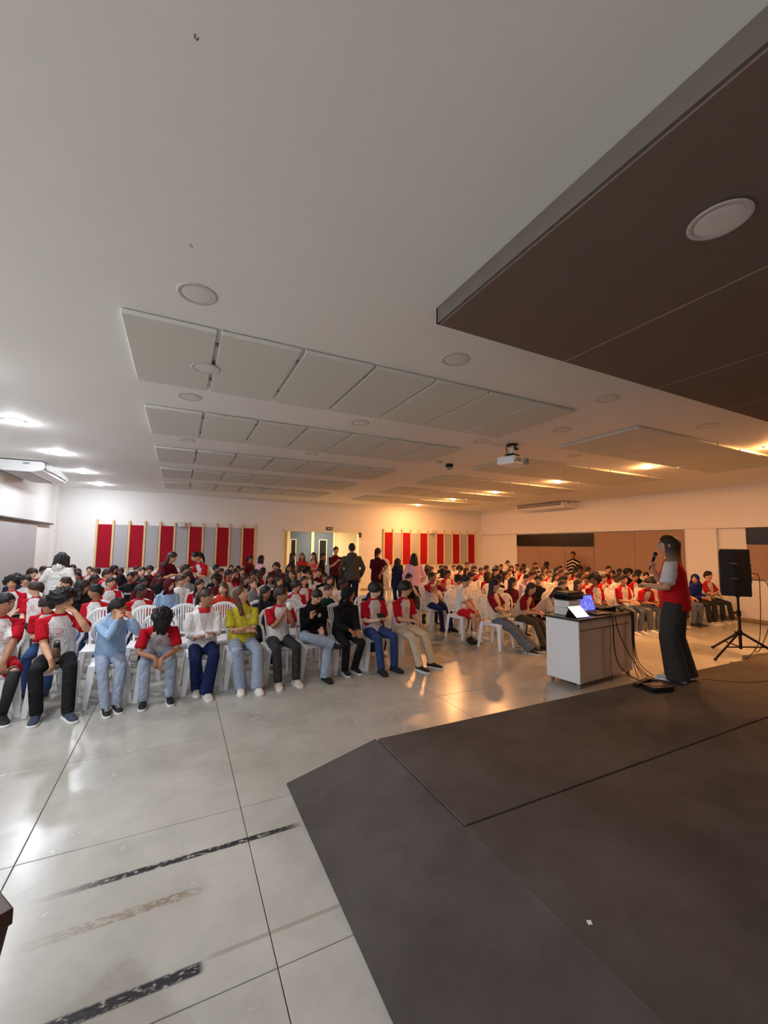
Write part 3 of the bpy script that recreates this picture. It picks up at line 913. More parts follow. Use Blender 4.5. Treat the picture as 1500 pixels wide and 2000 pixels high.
HAIRM = {}
def mk_hair():
    HAIRM['s'] = hair_shell(1.02, 1.52, 2.2, 0.014, 0.006, 60).mesh('short_hair', True)
    HAIRM['s2'] = hair_shell(0.98, 1.48, 2.15, 0.028, 0.018, 80, top=1.4, seed=3).mesh('short_hair', True)
    HAIRM['m'] = hair_shell(1.20, 1.66, 2.2, 0.032, 0.014, 60, seed=5, puff=0.008, taper_=0.4).mesh('fringed_hair', True)
    HAIRM['c'] = hair_shell(1.12, 1.80, 2.3, 0.042, 0.040, 110, seed=9, n=48, m=24, puff=0.018, taper_=0.3).mesh('curly_hair', True)
    def longh(seed, wave, length, a0=1.45, drop=0.02):
        mb = hair_shell(0.98, 1.6, 2.2, 0.020, 0.005, 40, seed=seed)
        return curtain(mb, a0, length, 0.025, 0.03, wave, drop, seed)
    HAIRM['l'] = longh(2, 0.5, 0.34).mesh('long_hair', True)
    HAIRM['l2'] = longh(6, 2.5, 0.30, 1.3).mesh('wavy_hair', True)
    HAIRM['bob'] = longh(11, 0.8, 0.19, 1.3).mesh('bobbed_hair', True)
    mb = hair_shell(1.0, 1.75, 2.2, 0.040, 0.028, 90, seed=21, n=48, m=20, puff=0.015)
    curtain(mb, 1.05, 0.30, 0.05, 0.045, 3.0, 0.0, 4, 0.03)
    HAIRM['cl'] = mb.mesh('long_curly_hair', True)
    mb = hair_shell(0.98, 1.5, 2.2, 0.016, 0.004, 40, seed=4)
    mb.ellip((0, 0.115, 0.045), (0.045, 0.04, 0.045), 14, 10)
    mb.tube([(0, 0.11, 0.04), (0, 0.15, 0.0), (0, 0.145, -0.10), (0, 0.13, -0.2)], [0.03, 0.034, 0.03, 0.012], n=10)
    HAIRM['b'] = mb.mesh('tied_back_hair', True)
    mb = hair_shell(0.95, 1.5, 2.0, 0.022, 0.01, 70, seed=8)
    rr = random.Random(3)
    for i in range(34):
        a = 0.75 + (2 * math.pi - 1.5) * i / 33
        x, y = math.sin(a), -math.cos(a)
        f = rr.uniform(0.9, 1.25); l = rr.uniform(0.13, 0.2)
        mb.tube([(x * 0.06, y * 0.08, 0.09), (x * 0.098 * f, y * 0.115 * f, 0.03), (x * 0.108 * f, y * 0.125 * f, 0.05 - l), (x * 0.12 * f, y * 0.13 * f, -l)], [0.011, 0.013, 0.011, 0.007], n=6)
    HAIRM['dread'] = mb.mesh('short_locs', True)
    # curls falling over the face of a bowed head
    mb = hair_shell(1.1, 1.75, 2.15, 0.045, 0.034, 90, seed=31, n=48, m=22, puff=0.02)
    for i in range(22):
        a = -1.2 + 2.4 * i / 21
        x, y = math.sin(a), -math.cos(a)
        l = rr.uniform(0.10, 0.17)
        mb.tube([(x * 0.07, y * 0.08, 0.075), (x * 0.10, y * 0.125, 0.03), (x * 0.095, y * 0.13, 0.06 - l), (x * 0.085, y * 0.125, -l)], [0.018, 0.022, 0.017, 0.008], n=7)
    HAIRM['bow'] = mb.mesh('curls_over_face', True)
    # hood pulled up
    mb = hair_shell(0.92, 2.1, 2.5, 0.030, 0.004, 20, seed=2, n=36, m=20)
    mb.tube([(0.085, -0.03, -0.03), (0.095, 0.0, -0.12), (0.07, 0.03, -0.17), (0, 0.05, -0.18), (-0.07, 0.03, -0.17), (-0.095, 0.0, -0.12), (-0.085, -0.03, -0.03)], [0.02, 0.04, 0.045, 0.05, 0.045, 0.04, 0.02], n=10)
    mb.tube([(0, -0.07, -0.15), (0.055, -0.045, -0.145), (0.08, 0.0, -0.13)], [0.03, 0.035, 0.03], n=10)
    mb.tube([(0, -0.07, -0.15), (-0.055, -0.045, -0.145), (-0.08, 0.0, -0.13)], [0.03, 0.035, 0.03], n=10)
    HAIRM['h'] = mb.mesh('hood', True)
    mb = hair_shell(0.86, 1.45, 2.05, 0.018, 0.004, 40, seed=14)
    curtain(mb, 1.15, 0.29, 0.012, 0.03, 0.6, -0.03, 5, 0.008)
    HAIRM['pres'] = mb.mesh('shoulder_hair', True)
mk_hair()

def mk_shoe(tall=False):
    up, so = MB(), MB()
    out = [(0.030, 0.075), (0.038, 0.045), (0.036, 0.0), (0.042, -0.07), (0.046, -0.12), (0.038, -0.165), (0.016, -0.187)]
    poly = out + [(-x, y) for x, y in reversed(out)]
    so.prism([(x * 1.06, y * 1.03) for x, y in poly], 0.0, 0.026)
    ys_ = [0.072, 0.05, 0.02, -0.02, -0.06, -0.10, -0.14, -0.17, -0.182]
    hs = [0.075, 0.095, 0.095, 0.09, 0.075, 0.062, 0.055, 0.045, 0.03]
    ws = [0.026, 0.036, 0.037, 0.038, 0.041, 0.045, 0.043, 0.034, 0.015]
    n = 12
    rings = []
    for y, h, w in zip(ys_, hs, ws):
        rings.append([V((w * math.cos(2 * math.pi * j / n), y, 0.02 + (h - 0.02) * (0.5 + 0.5 * math.sin(2 * math.pi * j / n)))) for j in range(n)])
    verts = [p for r_ in rings for p in r_]
    faces = [tuple(range(n)), tuple(reversed(range((len(rings) - 1) * n, len(rings) * n)))]
    for i in range(len(rings) - 1):
        for j in range(n):
            a, b = i * n + j, i * n + (j + 1) % n
            faces.append((a, b, b + n, a + n))
    up.add(verts, faces)
    la = MB()
    for i in range(4):
        y = -0.035 - i * 0.022
        z = 0.091 - i * 0.0085
        la.tube([(-0.02, y, z - 0.004), (0, y, z + 0.003), (0.02, y, z - 0.004)], [0.004] * 3, n=6)
    return up.mesh('shoe', True), so.mesh('sole', False, 0.004, 1), la.mesh('laces', True)
SHOE_UP, SHOE_SOLE, SHOE_LACE = mk_shoe()
st_mb = MB()
for i in range(3):
    for sgn in (-1, 1):
        st_mb.box((sgn * 0.0435, -0.02 - i * 0.026, 0.052), (0.004, 0.011, 0.055), Matrix.Rotation(R(-28), 3, 'X'))
SHOE_STRIPE = st_mb.mesh('side_stripes')

# ------------------------------------------------------------------ posing
def ik(a, b, l1, l2, hint):
    d = b - a
    L = d.length
    if L > (l1 + l2) * 0.995:
        b = a + d.normalized() * (l1 + l2) * 0.995
        d = b - a; L = d.length
    L = max(L, abs(l1 - l2) + 0.01)
    dn = d.normalized()
    x = (l1 * l1 - l2 * l2 + L * L) / (2 * L)
    h = math.sqrt(max(l1 * l1 - x * x, 0))
    hn = hint - dn * hint.dot(dn)
    hn = hn.normalized() if hn.length > 1e-6 else V((0, 0, -1))
    return a + dn * x + hn * h, b

LAP = {'L': (0.10, -0.27, 0.10), 'R': (-0.10, -0.27, 0.10)}
def skeleton(p):
    s = p['s']; sit = p.get('sit', True)
    k = {'s': s}
    hz = 0.435 + 0.100 * s if sit else 0.905 * s
    H = V((0, 0, hz)) + V(p.get('off', (0, 0, 0)))
    lean, slo, side = R(p.get('lean', 2)), R(p.get('slouch', 9 if sit else 3)), R(p.get('side', 0))
    tw = R(p.get('twist', 0))
    def up(a): return (Matrix.Rotation(tw * 0.5, 3, 'Z') @ V((math.sin(side), -math.sin(a), math.cos(a)))).normalized()
    u0, u1, u2 = up(lean - slo), up(lean), up(lean + slo)
    C1 = H + u0 * 0.16 * s; C2 = C1 + u1 * 0.17 * s; N = C2 + u2 * 0.165 * s
    sv0 = Matrix.Rotation(tw * 0.3, 3, 'Z') @ V((1, 0, 0)); sv = Matrix.Rotation(tw, 3, 'Z') @ V((1, 0, 0))
    sv = (sv - u2 * sv.dot(u2)).normalized()
    yaw, pit, rol = p.get('head', (0, 0, 0))
    HR = Matrix.Rotation(tw + R(yaw), 3, 'Z') @ Matrix.Rotation(R(pit), 3, 'X') @ Matrix.Rotation(R(rol), 3, 'Y')
    nd = (u2 * 0.6 + V((0, -0.02, 1)) * 0.5 + (HR @ V((0, 0, 1))) * 0.35).normalized()
    Hc = N + nd * 0.066 * s + HR @ V((0, -0.016, 0.086)) * s
    k.update(H=H, C1=C1, C2=C2, N=N, u0=u0, u1=u1, u2=u2, sv0=sv0, sv=sv, HR=HR, Hc=Hc, nd=nd)
    hands = p.get('hands', {})
    for nm, sg in (('L', 1), ('R', -1)):
        S = N - u2 * 0.078 * s + sv * sg * p.get('shw', 0.168) * s
        tgt = hands.get(nm)
        if tgt is None:
            tgt = (sg * 0.11, -0.27, 0.11) if sit else (sg * 0.23, -0.06, -0.05)
        W = H + V(tgt[:3]) * s
        hint = V(p.get('elbow', {}).get(nm, (sg * 0.30, 0.6, -0.9) if sit else (sg * 0.7, 0.5, -0.8)))
        E, W = ik(S, W, 0.275 * s, 0.245 * s, hint)
        hd = p.get('hdir', {}).get(nm)
        hd = V(hd).normalized() if hd else ((W - E).normalized() * 0.8 + V((0, -0.15, -0.25))).normalized()
        k[nm] = dict(S=S, E=E, W=W, hd=hd, curl=p.get('curl', {}).get(nm, 0.5))
        J = H + sv0 * sg * 0.088 * s - V((0, 0, 0.015))
        ft = p.get('feet', {}).get(nm)
        if ft is None:
            ft = (sg * 0.11, -0.36, 0, sg * 6) if sit else (sg * 0.095, 0.01, 0, sg * 12)
        A = V((ft[0] * s, ft[1] * s, 0.078 * s + ft[2]))
        kh = V(p.get('knee', {}).get(nm, (sg * 0.18, -1.0, 0.7)))
        K, A = ik(J, A, 0.415 * s, (0.445 if sit else 0.405) * s, kh)
        k[nm].update(J=J, K=K, A=A, fyaw=R(ft[3]), fp=R(ft[4]) if len(ft) > 4 else 0.0)
    return k

def add_hand(mb, k, nm, fine):
    h = k[nm]; s = k['s']; sg = 1 if nm == 'L' else -1
    d = h['hd']; W = h['W']
    ref = (h['W'] - h['E']).normalized()
    n = d.cross(V((0, 0, 1)))
    lat = n.normalized() if n.length > 0.2 else V((1, 0, 0))
    pal = lat.cross(d).normalized()                        # back of the hand
    if pal.z < 0: pal = -pal
    P = W + d * 0.085 * s
    mb.tube([W - d * 0.015 * s, W + d * 0.03 * s, P], [(0.026 * s, 0.020 * s), (0.036 * s, 0.017 * s), (0.038 * s, 0.015 * s)], side=lat, n=10)
    if not fine:
        c = h['curl']
        q = P + (d * math.cos(c) - pal * math.sin(c)) * 0.04 * s
        mb.tube([P, q, q + (d * math.cos(2 * c) - pal * math.sin(2 * c)) * 0.03 * s], [(0.036 * s, 0.012 * s), (0.034 * s, 0.012 * s), (0.026 * s, 0.01 * s)], side=lat, n=8)
    else:
        for i, (off, ln) in enumerate(((-0.030, 0.070), (-0.010, 0.080), (0.010, 0.076), (0.029, 0.060))):
            c = h['curl'] * (1 + 0.15 * i)
            a = P + lat * off * s - d * 0.008 * s
            b = a + (d * math.cos(c) - pal * math.sin(c) + lat * off * 3) .normalized() * ln * 0.5 * s
            e = b + (d * math.cos(2.1 * c) - pal * math.sin(2.1 * c)).normalized() * ln * 0.5 * s
            mb.tube([a, b, e], [0.0100 * s, 0.0098 * s, 0.0085 * s], n=8)
    ts = -sg if d.z < -0.4 else sg
    tside = lat * (1 if lat.dot(k['sv'] * (-sg)) > 0 else -1)   # thumb on the inner side
    a = W + d * 0.02 * s + tside * 0.022 * s
    b = a + (tside * 0.75 + d * 0.7 - pal * 0.2).normalized() * 0.042 * s
    e = b + (tside * 0.3 + d * 0.9 - pal * 0.3).normalized() * 0.030 * s
    mb.tube([a, b, e], [0.014 * s, 0.0115 * s, 0.009 * s], n=8)

def body_mb(k, fine=True):
    s = k['s']; mb = MB()
    H, C1, C2, N = k['H'], k['C1'], k['C2'], k['N']
    u0, u2, sv, sv0 = k['u0'], k['u2'], k['sv'], k['sv0']
    mb.tube([H - u0 * 0.06 * s, H + u0 * 0.02 * s, C1, C2, N - u2 * 0.06 * s, N], [(0.12 * s, 0.09 * s), (0.135 * s, 0.095 * s), (0.115 * s, 0.08 * s), (0.13 * s, 0.09 * s), (0.115 * s, 0.065 * s), (0.055 * s, 0.052 * s)], side=sv, n=14, dome=0.4)
    mb.tube([N - u2 * 0.05 * s, N + k['nd'] * 0.03 * s, k['Hc'] + k['HR'] @ V((0, 0.012, -0.05)) * s], [0.060 * s, 0.050 * s, 0.052 * s], n=12, dome=0.2)
    mb.add([k['Hc'] + (k['HR'] @ V(p)) * s for p in HEAD_V], HEAD_F)
    for sg in (-1, 1):
        mb.ellip(k['Hc'] + k['HR'] @ V((sg * 0.079, 0.012, -0.002)) * s, (0.011 * s, 0.019 * s, 0.032 * s), 8, 6, k['HR'] @ Matrix.Rotation(sg * 0.3, 3, 'Z'))
    for nm in 'LR':
        h = k[nm]; sg = 1 if nm == 'L' else -1
        S, E, W = h['S'], h['E'], h['W']
        mb.tube([N - u2 * 0.068 * s + sv * sg * 0.07 * s, S, S.lerp(E, 0.5), E, E.lerp(W, 0.3), W], [0.046 * s, 0.048 * s, 0.045 * s, 0.038 * s, 0.040 * s, 0.027 * s], n=12)
        add_hand(mb, k, nm, fine)
        J, K, A = h['J'], h['K'], h['A']
        mb.tube([J, J.lerp(K, 0.45), K, K.lerp(A, 0.3), A], [0.075 * s, 0.068 * s, 0.050 * s, 0.053 * s, 0.034 * s], n=12)
        fd = Matrix.Rotation(h['fyaw'], 3, 'Z') @ Matrix.Rotation(h['fp'], 3, 'X') @ V((0, -1, 0))
        fz = V((0, 0, -0.045 * s))
        mb.tube([A + fz - fd * 0.045 * s, A + fz + fd * 0.06 * s, A + fz * 1.15 + fd * 0.14 * s], [0.026 * s, 0.027 * s, 0.020 * s], n=8)
    return mb

def shirt_mb(k, kind='short', sit=True):
    s = k['s']; mb = MB()
    H, C1, C2, N = k['H'], k['C1'], k['C2'], k['N']
    u0, u2, sv = k['u0'], k['u2'], k['sv']
    lo = kind in ('long', 'hoodie', 'vest3')
    x = 0.012 * s if lo else 0.0
    if kind == 'top':
        mb.tube([H + u0 * 0.02 * s, C1, C2, N - u2 * 0.12 * s], [(0.145 * s, 0.105 * s), (0.125 * s, 0.095 * s), (0.145 * s, 0.105 * s), (0.13 * s, 0.085 * s)], side=sv, n=16, dome=0.3)
        for sg in (-1, 1):
            mb.tube([C2 + sv * sg * 0.08 * s, N - u2 * 0.02 * s + sv * sg * 0.08 * s], [0.035 * s, 0.03 * s], n=8)
        return mb
    hem = -0.035 if sit else -0.10
    mb.tube([H + u0 * hem * s, H + u0 * 0.05 * s, C1, C2, N - u2 * 0.055 * s, N - u2 * 0.012 * s, N + u2 * 0.016 * s],
            [(0.186 * s + x, 0.150 * s + x), (0.180 * s + x, 0.142 * s + x), (0.166 * s + x, 0.126 * s + x), (0.172 * s + x, 0.120 * s + x), (0.148 * s + x, 0.088 * s + x), (0.080 * s + x, 0.070 * s + x), (0.067 * s + x, 0.062 * s + x)], side=sv, n=18, dome=0.15)
    for nm in 'LR':
        h = k[nm]; sg = 1 if nm == 'L' else -1
        S, E, W = h['S'], h['E'], h['W']
        a = N - u2 * 0.066 * s + sv * sg * 0.075 * s
        if not lo:
            mb.tube([a, S + sv * sg * 0.006 * s, S.lerp(E, 0.42), S.lerp(E, 0.80)], [0.054 * s, 0.060 * s, 0.068 * s, 0.074 * s], n=14, dome=0.1)
        else:
            mb.tube([a, S + sv * sg * 0.008 * s, S.lerp(E, 0.5), E, E.lerp(W, 0.5), E.lerp(W, 0.95)], [0.060 * s, 0.064 * s, 0.064 * s, 0.060 * s, 0.056 * s, 0.042 * s], n=14, dome=0.15)
    if kind == 'hoodie':
        fw = sv.cross(u2)
        b = N - fw * 0.07 * s
        mb.tube([N + sv * 0.10 * s - fw * 0.0 * s, N + sv * 0.07 * s - fw * 0.065 * s, b - fw * 0.02 * s, N - sv * 0.07 * s - fw * 0.065 * s, N - sv * 0.10 * s], [0.028 * s, 0.045 * s, 0.055 * s, 0.045 * s, 0.028 * s], n=10)
        mb.ellip(b - u2 * 0.05 * s - fw * 0.03 * s, (0.09 * s, 0.045 * s, 0.10 * s), 12, 8)
    return mb

def pants_mb(k, kind='slim', sit=True):
    s = k['s']; mb = MB()
    H, u0, sv = k['H'], k['u0'], k['sv0']
    mb.tube([H - u0 * 0.055 * s, H + u0 * 0.01 * s, H + u0 * 0.075 * s], [(0.155 * s, 0.118 * s), (0.160 * s, 0.122 * s), (0.142 * s, 0.108 * s)], side=sv, n=16, dome=0.3)
    for nm in 'LR':
        h = k[nm]
        J, K, A = h['J'], h['K'], h['A']
        dn = (A - K).normalized()
        if kind == 'shorts':
            mb.tube([J, J.lerp(K, 0.4), J.lerp(K, 0.78)], [0.092 * s, 0.090 * s, 0.092 * s], n=14, dome=0.1)
            continue
        if kind == 'slim': rr_ = [0.090, 0.083, 0.064, 0.060, 0.050]
        elif kind == 'palazzo': rr_ = [0.108, 0.106, 0.098, 0.104, 0.116]
        elif kind == 'wide': rr_ = [0.092, 0.090, 0.076, 0.080, 0.088]
        else: rr_ = [0.092, 0.086, 0.070, 0.066, 0.060]
        e = A + V((0, 0, -0.01 * s)) if kind not in ('wide', 'palazzo') else A + dn * (0.028 if kind == 'wide' else 0.055) * s
        mb.tube([J, J.lerp(K, 0.5), K, K.lerp(A, 0.45), e], [q * s for q in rr_], n=14, dome=0.1)
    return mb

# ------------------------------------------------------------------ one batch of voxel unions for every figure
JOBS, MESH, SK = [], {}, {}
def job(key, mb, voxel, smooth):
    JOBS.append((key, mb, voxel, smooth))

def figure(key, pose, fine=True, shirt='short', pants='reg', vox=None):
    k = skeleton(pose); SK[key] = k
    sit = pose.get('sit', True)
    vb = vox or (0.0092 if fine else 0.0135)
    job(key + '/body', body_mb(k, fine), vb, 2)
    for sh in ([shirt] if isinstance(shirt, str) else shirt):
        job(key + '/shirt_' + sh, shirt_mb(k, sh, sit), 0.0125 if fine else 0.017, 4)
    for pa in ([pants] if isinstance(pants, str) else pants):
        job(key + '/pants_' + pa, pants_mb(k, pa, sit), 0.0125 if fine else 0.018, 4)

def run_jobs():
    tmp = bpy.data.collections.new('tmp'); scene.collection.children.link(tmp)
    obs = []
    for key, mb, vox, smo in JOBS:
        me = bpy.data.meshes.new('tmp')
        me.from_pydata(mb.v, [], mb.f)
        bm = bmesh.new(); bm.from_mesh(me); bmesh.ops.recalc_face_normals(bm, faces=bm.faces); bm.to_mesh(me); bm.free()
        o = bpy.data.objects.new('tmp', me); tmp.objects.link(o)
        r_ = o.modifiers.new('r', 'REMESH'); r_.mode = 'VOXEL'; r_.voxel_size = vox; r_.use_smooth_shade = True
        if smo:
            q = o.modifiers.new('s', 'SMOOTH'); q.factor = 0.5; q.iterations = smo
        obs.append(o)
    dg = bpy.context.evaluated_depsgraph_get()
    dg.update()
    for (key, mb, vox, smo), o in zip(JOBS, obs):
        me = bpy.data.meshes.new_from_object(o.evaluated_get(dg))
        me.name = key.split('/')[1].split('_')[0]
        me.materials.clear(); me.materials.append(None)
        MESH[key] = me
        k = SK[key.split('/')[0]]
        nv = len(me.vertices)
        co = np.empty(nv * 3, dtype=np.float32); me.vertices.foreach_get('co', co); co = co.reshape(-1, 3)
        s = k['s']
        if '/body' in key:
            Rm = np.array(k['HR']); hl = (co - np.array(k['Hc'])) @ Rm / s
            far = (np.linalg.norm(hl, axis=1) > 0.15)
            hl[far] = 9.0
            at = me.attributes.new('hl', 'FLOAT_VECTOR', 'POINT'); at.data.foreach_set('vector', hl.astype(np.float32).ravel())
        elif '/shirt' in key:
            u2, sv = np.array(k['u2']), np.array(k['sv'])
            N = np.array(k['N']); fw = np.cross(sv, u2)
            rel = (co - N) / s
            u, w = rel @ sv, -(rel @ fw)
            ax = np.array([k['H'], k['C1'], k['C2'], k['N']])
            v = 0.495 + rel @ u2
            at = me.attributes.new('tc', 'FLOAT_VECTOR', 'POINT')
            at.data.foreach_set('vector', np.stack([u, v, w], 1).astype(np.float32).ravel())
            sl = np.full(nv, -1.0, dtype=np.float32)
            # raglan seam from collar to armpit, measured on the upper torso
            ra = np.abs(u) - (0.062 + np.clip(0.495 - v, 0, 1) * 0.58)
            upper = v > 0.31
            sl = np.where(upper, ra, -0.05)
            for nm in 'LR':
                S, E, W = (np.array(k[nm][q]) for q in 'SEW')
                for A_, B_, r0 in ((S + (E - S) * 0.12, E, 0.088), (E, W, 0.075)):
                    d = B_ - A_; t = np.clip(((co - A_) @ d) / (d @ d), 0, 1)
                    dist = np.linalg.norm(co - (A_ + t[:, None] * d), axis=1)
                    val = np.where(t > 0.12, r0 * s - dist, -0.05)
                    if '_short' in key:
                        val = np.where(np.abs(u) > 0.09, val, -0.05)
                    sl = np.maximum(sl, val)
            neck = np.where((v > 0.492) & (np.hypot(u, w) < 0.105), 0.02, -0.05)
            sl = np.maximum(sl, neck)
            at = me.attributes.new('sl', 'FLOAT', 'POINT'); at.data.foreach_set('value', sl.astype(np.float32))
    for o in obs:
        me = o.data
        bpy.data.objects.remove(o); bpy.data.meshes.remove(me)
    bpy.data.collections.remove(tmp)

def place(key, name, label, loc, rz, skin, hair, haircol, shirt, smat, pants, pmat, shoe=None, sole=None, sc=1.0, group=None, stripes=False, laces=False, hairmat=None, z=0.0):
    k = SK[key]; s = k['s']
    t = empty(name, (loc[0], loc[1], z), rz, sc)
    tag(t, label, 'person', group)
    inst('body', MESH[key + '/body'], t, SKIN[skin])
    inst('shirt', MESH[key + '/shirt_' + shirt], t, SHIRT[smat] if isinstance(smat, str) else smat)
    inst('shorts' if pants == 'shorts' else 'trousers', MESH[key + '/pants_' + pants], t, PANTS[pmat])
    if hair:
        hm = Matrix.Translation(k['Hc']) @ k['HR'].to_4x4() @ Matrix.Scale(s, 4)
        inst('hood' if hair == 'h' else 'hair', HAIRM[hair], t, hairmat or HAIR[haircol], mat=hm)
    if shoe:
        for nm in 'LR':
            h = k[nm]
            A = h['A']
            fm = Matrix.Translation((A.x, A.y, A.z - 0.078 * s)) @ Matrix.Rotation(h['fyaw'], 4, 'Z') @ Matrix.Rotation(h['fp'], 4, 'X') @ Matrix.Scale(s * 1.04, 4)
            o = inst('shoe', SHOE_UP, t, M_SHOE[shoe], mat=fm)
            if sole:
                inst('sole', SHOE_SOLE, o, sole)
            if laces:
                inst('laces', SHOE_LACE, o, M_SOLE)
            if stripes:
                inst('side_stripes', SHOE_STRIPE, o, M_SOLE)
    return t

# ================================================================== chairs
def chair_meshes():
    m = {}
    mb = MB()
    nx, ny = 8, 8
    top, bot = [], []
    for j in range(ny + 1):
        for i in range(nx + 1):
            a, b = i / nx * 2 - 1, j / ny
            hw = 0.191 - 0.014 * b
            y = -0.203 + 0.391 * b
            z = 0.435 - 0.012 * (1 - a * a) * math.sin(b * 3.14) - 0.02 * max(0, 1 - b * 6) ** 2
            top.append((a * hw, y, z)); bot.append((a * hw, y, z - 0.014))
    w = nx + 1; n = len(top); faces = []
    for j in range(ny):
        for i in range(nx):
            a = j * w + i
            faces.append((a, a + 1, a + w + 1, a + w)); faces.append((n + a, n + a + w, n + a + w + 1, n + a + 1))
    rim = [i for i in range(nx)] + [j * w + nx for j in range(ny)] + [ny * w + i for i in range(nx, 0, -1)] + [j * w for j in range(ny, 0, -1)]
    for q in range(len(rim)):
        a, b = rim[q], rim[(q + 1) % len(rim)]
        faces.append((a, n + a, n + b, b))
    mb.add(top + bot, faces)
    for (a, b) in (((-0.182, -0.196), (0.182, -0.196)), ((-0.184, -0.19), (-0.170, 0.18)), ((0.184, -0.19), (0.170, 0.18))):
        mb.tube([(a[0], a[1], 0.405), (b[0], b[1], 0.405)], [(0.006, 0.028)] * 2, side=(0, 0, 1) if False else (V(b + (0,)) - V(a + (0,))).cross(V((0, 0, 1))), n=8, dome=0.1)
    m['seat'] = mb.mesh('seat', True)
    # backrest: arch, lower cross bar
    arch = [(-0.138, 0.178, 0.42), (-0.142, 0.210, 0.54), (-0.152, 0.225, 0.605), (-0.192, 0.239, 0.675), (-0.188, 0.254, 0.760), (-0.145, 0.265, 0.825), (-0.075, 0.272, 0.858), (0, 0.274, 0.868)]
    arch = arch + [(-x, y, z) for x, y, z in reversed(arch[:-1])]
    mb = MB()
    mb.tube(arch, [(0.0085, 0.018)] * 4 + [(0.0095, 0.026)] * 7 + [(0.0085, 0.018)] * 4, side=(0, 1, 0), n=10, dome=0.1)
    mb.tube([(-0.138, 0.198, 0.495), (0, 0.210, 0.485), (0.138, 0.198, 0.495)], [(0.007, 0.018)] * 3, side=(0, 1, 0), n=8, dome=0.1)
    m['backrest'] = mb.mesh('backrest', True)
    slats = []
    for i in range(8):
        f = (i - 3.5) / 3.5
        x0, x1 = f * 0.095, f * 0.125
        s_ = MB().tube([(x0, 0.213 - 0.005 * f * f, 0.485), (x0 * 1.1, 0.244, 0.64), (x1, 0.270 - 0.004 * f * f, 0.852 - 0.03 * f * f)], [(0.006, 0.0105)] * 3, side=(0, 1, 0), n=6, dome=0.1)
        slats.append(s_.mesh('slat', True))
    m['slats'] = slats
    allb = MB()
    for i in range(8):
        f = (i - 3.5) / 3.5
        x0, x1 = f * 0.095, f * 0.125
        allb.tube([(x0, 0.213 - 0.005 * f * f, 0.485), (x0 * 1.1, 0.244, 0.64), (x1, 0.270 - 0.004 * f * f, 0.852 - 0.03 * f * f)], [(0.006, 0.0105)] * 3, side=(0, 1, 0), n=6, dome=0.1)
    m['allslats'] = allb.mesh('slat_row', True)
    legs = []
    for (sx, sy, t, b) in ((-1, -1, (0.200, -0.212), (0.235, -0.250)), (1, -1, (0.200, -0.212), (0.235, -0.250)), (-1, 1, (0.186, 0.200), (0.222, 0.240)), (1, 1, (0.186, 0.200), (0.222, 0.240))):
        def L(c, w, z):
            th = 0.008
            wx = w if sy < 0 else 0.020
            pts = [(0, 0), (-wx, 0), (-wx, th), (-th, th), (-th, w), (0, w)]
            fy = -1 if sy < 0 else 1
            return [(sx * (c[0] + px), c[1] - fy * py * 1.0 if sy > 0 else c[1] + py, z) for px, py in pts]
        mb = MB()
        k0, k1, k2 = L(t, 0.072, 0.43), L(tuple((p + q) / 2 for p, q in zip(t, b)), 0.060, 0.2), L(b, 0.048, 0.0)
        fs = [tuple(range(5, -1, -1)), tuple(range(12, 18))]
        for r_ in range(2):
            for j in range(6):
                q = (j + 1) % 6
                fs.append((r_ * 6 + j, r_ * 6 + q, r_ * 6 + q + 6, r_ * 6 + j + 6))
        mb.add(k0 + k1 + k2, fs)
        legs.append(mb.mesh('leg', False))
    m['legs'] = legs
    for me in [m['seat'], m['backrest'], m['allslats']] + slats + legs:
        me.transform(Matrix.Diagonal((0.96, 1.0, 1.0, 1.0)))
        me.materials.append(M_CHAIR)
    return m
CH = chair_meshes()

def chair(x, y, rz, label, detail=False, group='white plastic chairs', z=0.0):
    t = empty('plastic_chair', (x, y, z), rz)
    tag(t, label, 'chair', group)
    inst('seat', CH['seat'], t); b = inst('backrest', CH['backrest'], t)
    if detail:
        for s_ in CH['slats']: inst('slat', s_, b)
    else:
        inst('slat_row', CH['allslats'], b)
    for l in CH['legs']: inst('leg', l, t)
    return t

# ================================================================== desk with equipment
dk = empty('desk', (4.50, 3.60, 0), R(6)); tag(dk, 'white sided desk with dark granite top carrying the laptop', 'desk')
DL, DD, DH = 1.26, 0.47, 0.83
obj('side_panel', MB().cbox((0, 0, 0.07), (0.02, DD, DH)), M_DESKWHITE, dk, bevel=0.002, seg=1)
obj('side_panel', MB().cbox((DL - 0.02, 0, 0.07), (DL, DD, DH)), M_DESKWHITE, dk, bevel=0.002, seg=1)
obj('back_panel', MB().cbox((0.02, 0.004, 0.07), (DL - 0.02, 0.022, DH - 0.12)), M_DESKGREY, dk)
obj('upper_rail', MB().cbox((0.02, -0.004, DH - 0.11), (DL - 0.02, 0.022, DH)), M_DESKGREY, dk, bevel=0.003, seg=1)
obj('bottom_panel', MB().cbox((0.02, 0.022, 0.07), (DL - 0.02, DD - 0.03, 0.09)), M_DESKGREY, dk)
obj('front_door', MB().cbox((0.02, DD - 0.03, 0.09), (DL / 2 - 0.002, DD - 0.012, DH)), M_DESKWHITE, dk)
obj('front_door', MB().cbox((DL / 2 + 0.002, DD - 0.03, 0.09), (DL - 0.02, DD - 0.012, DH)), M_DESKWHITE, dk)
obj('worktop', MB().cbox((-0.015, -0.02, DH), (DL + 0.015, DD + 0.02, DH + 0.03)), M_GRANITE, dk, bevel=0.005)
for a in (0.05, DL - 0.05):
    for b in (0.05, DD - 0.05):
        obj('foot', MB().lathe([(0.022, 0.0), (0.022, 0.05), (0.03, 0.07)], (a, b, 0), 12), M_METAL, dk)
DM = Matrix.Translation((4.50, 3.60, 0)) @ Matrix.Rotation(R(6), 4, 'Z')
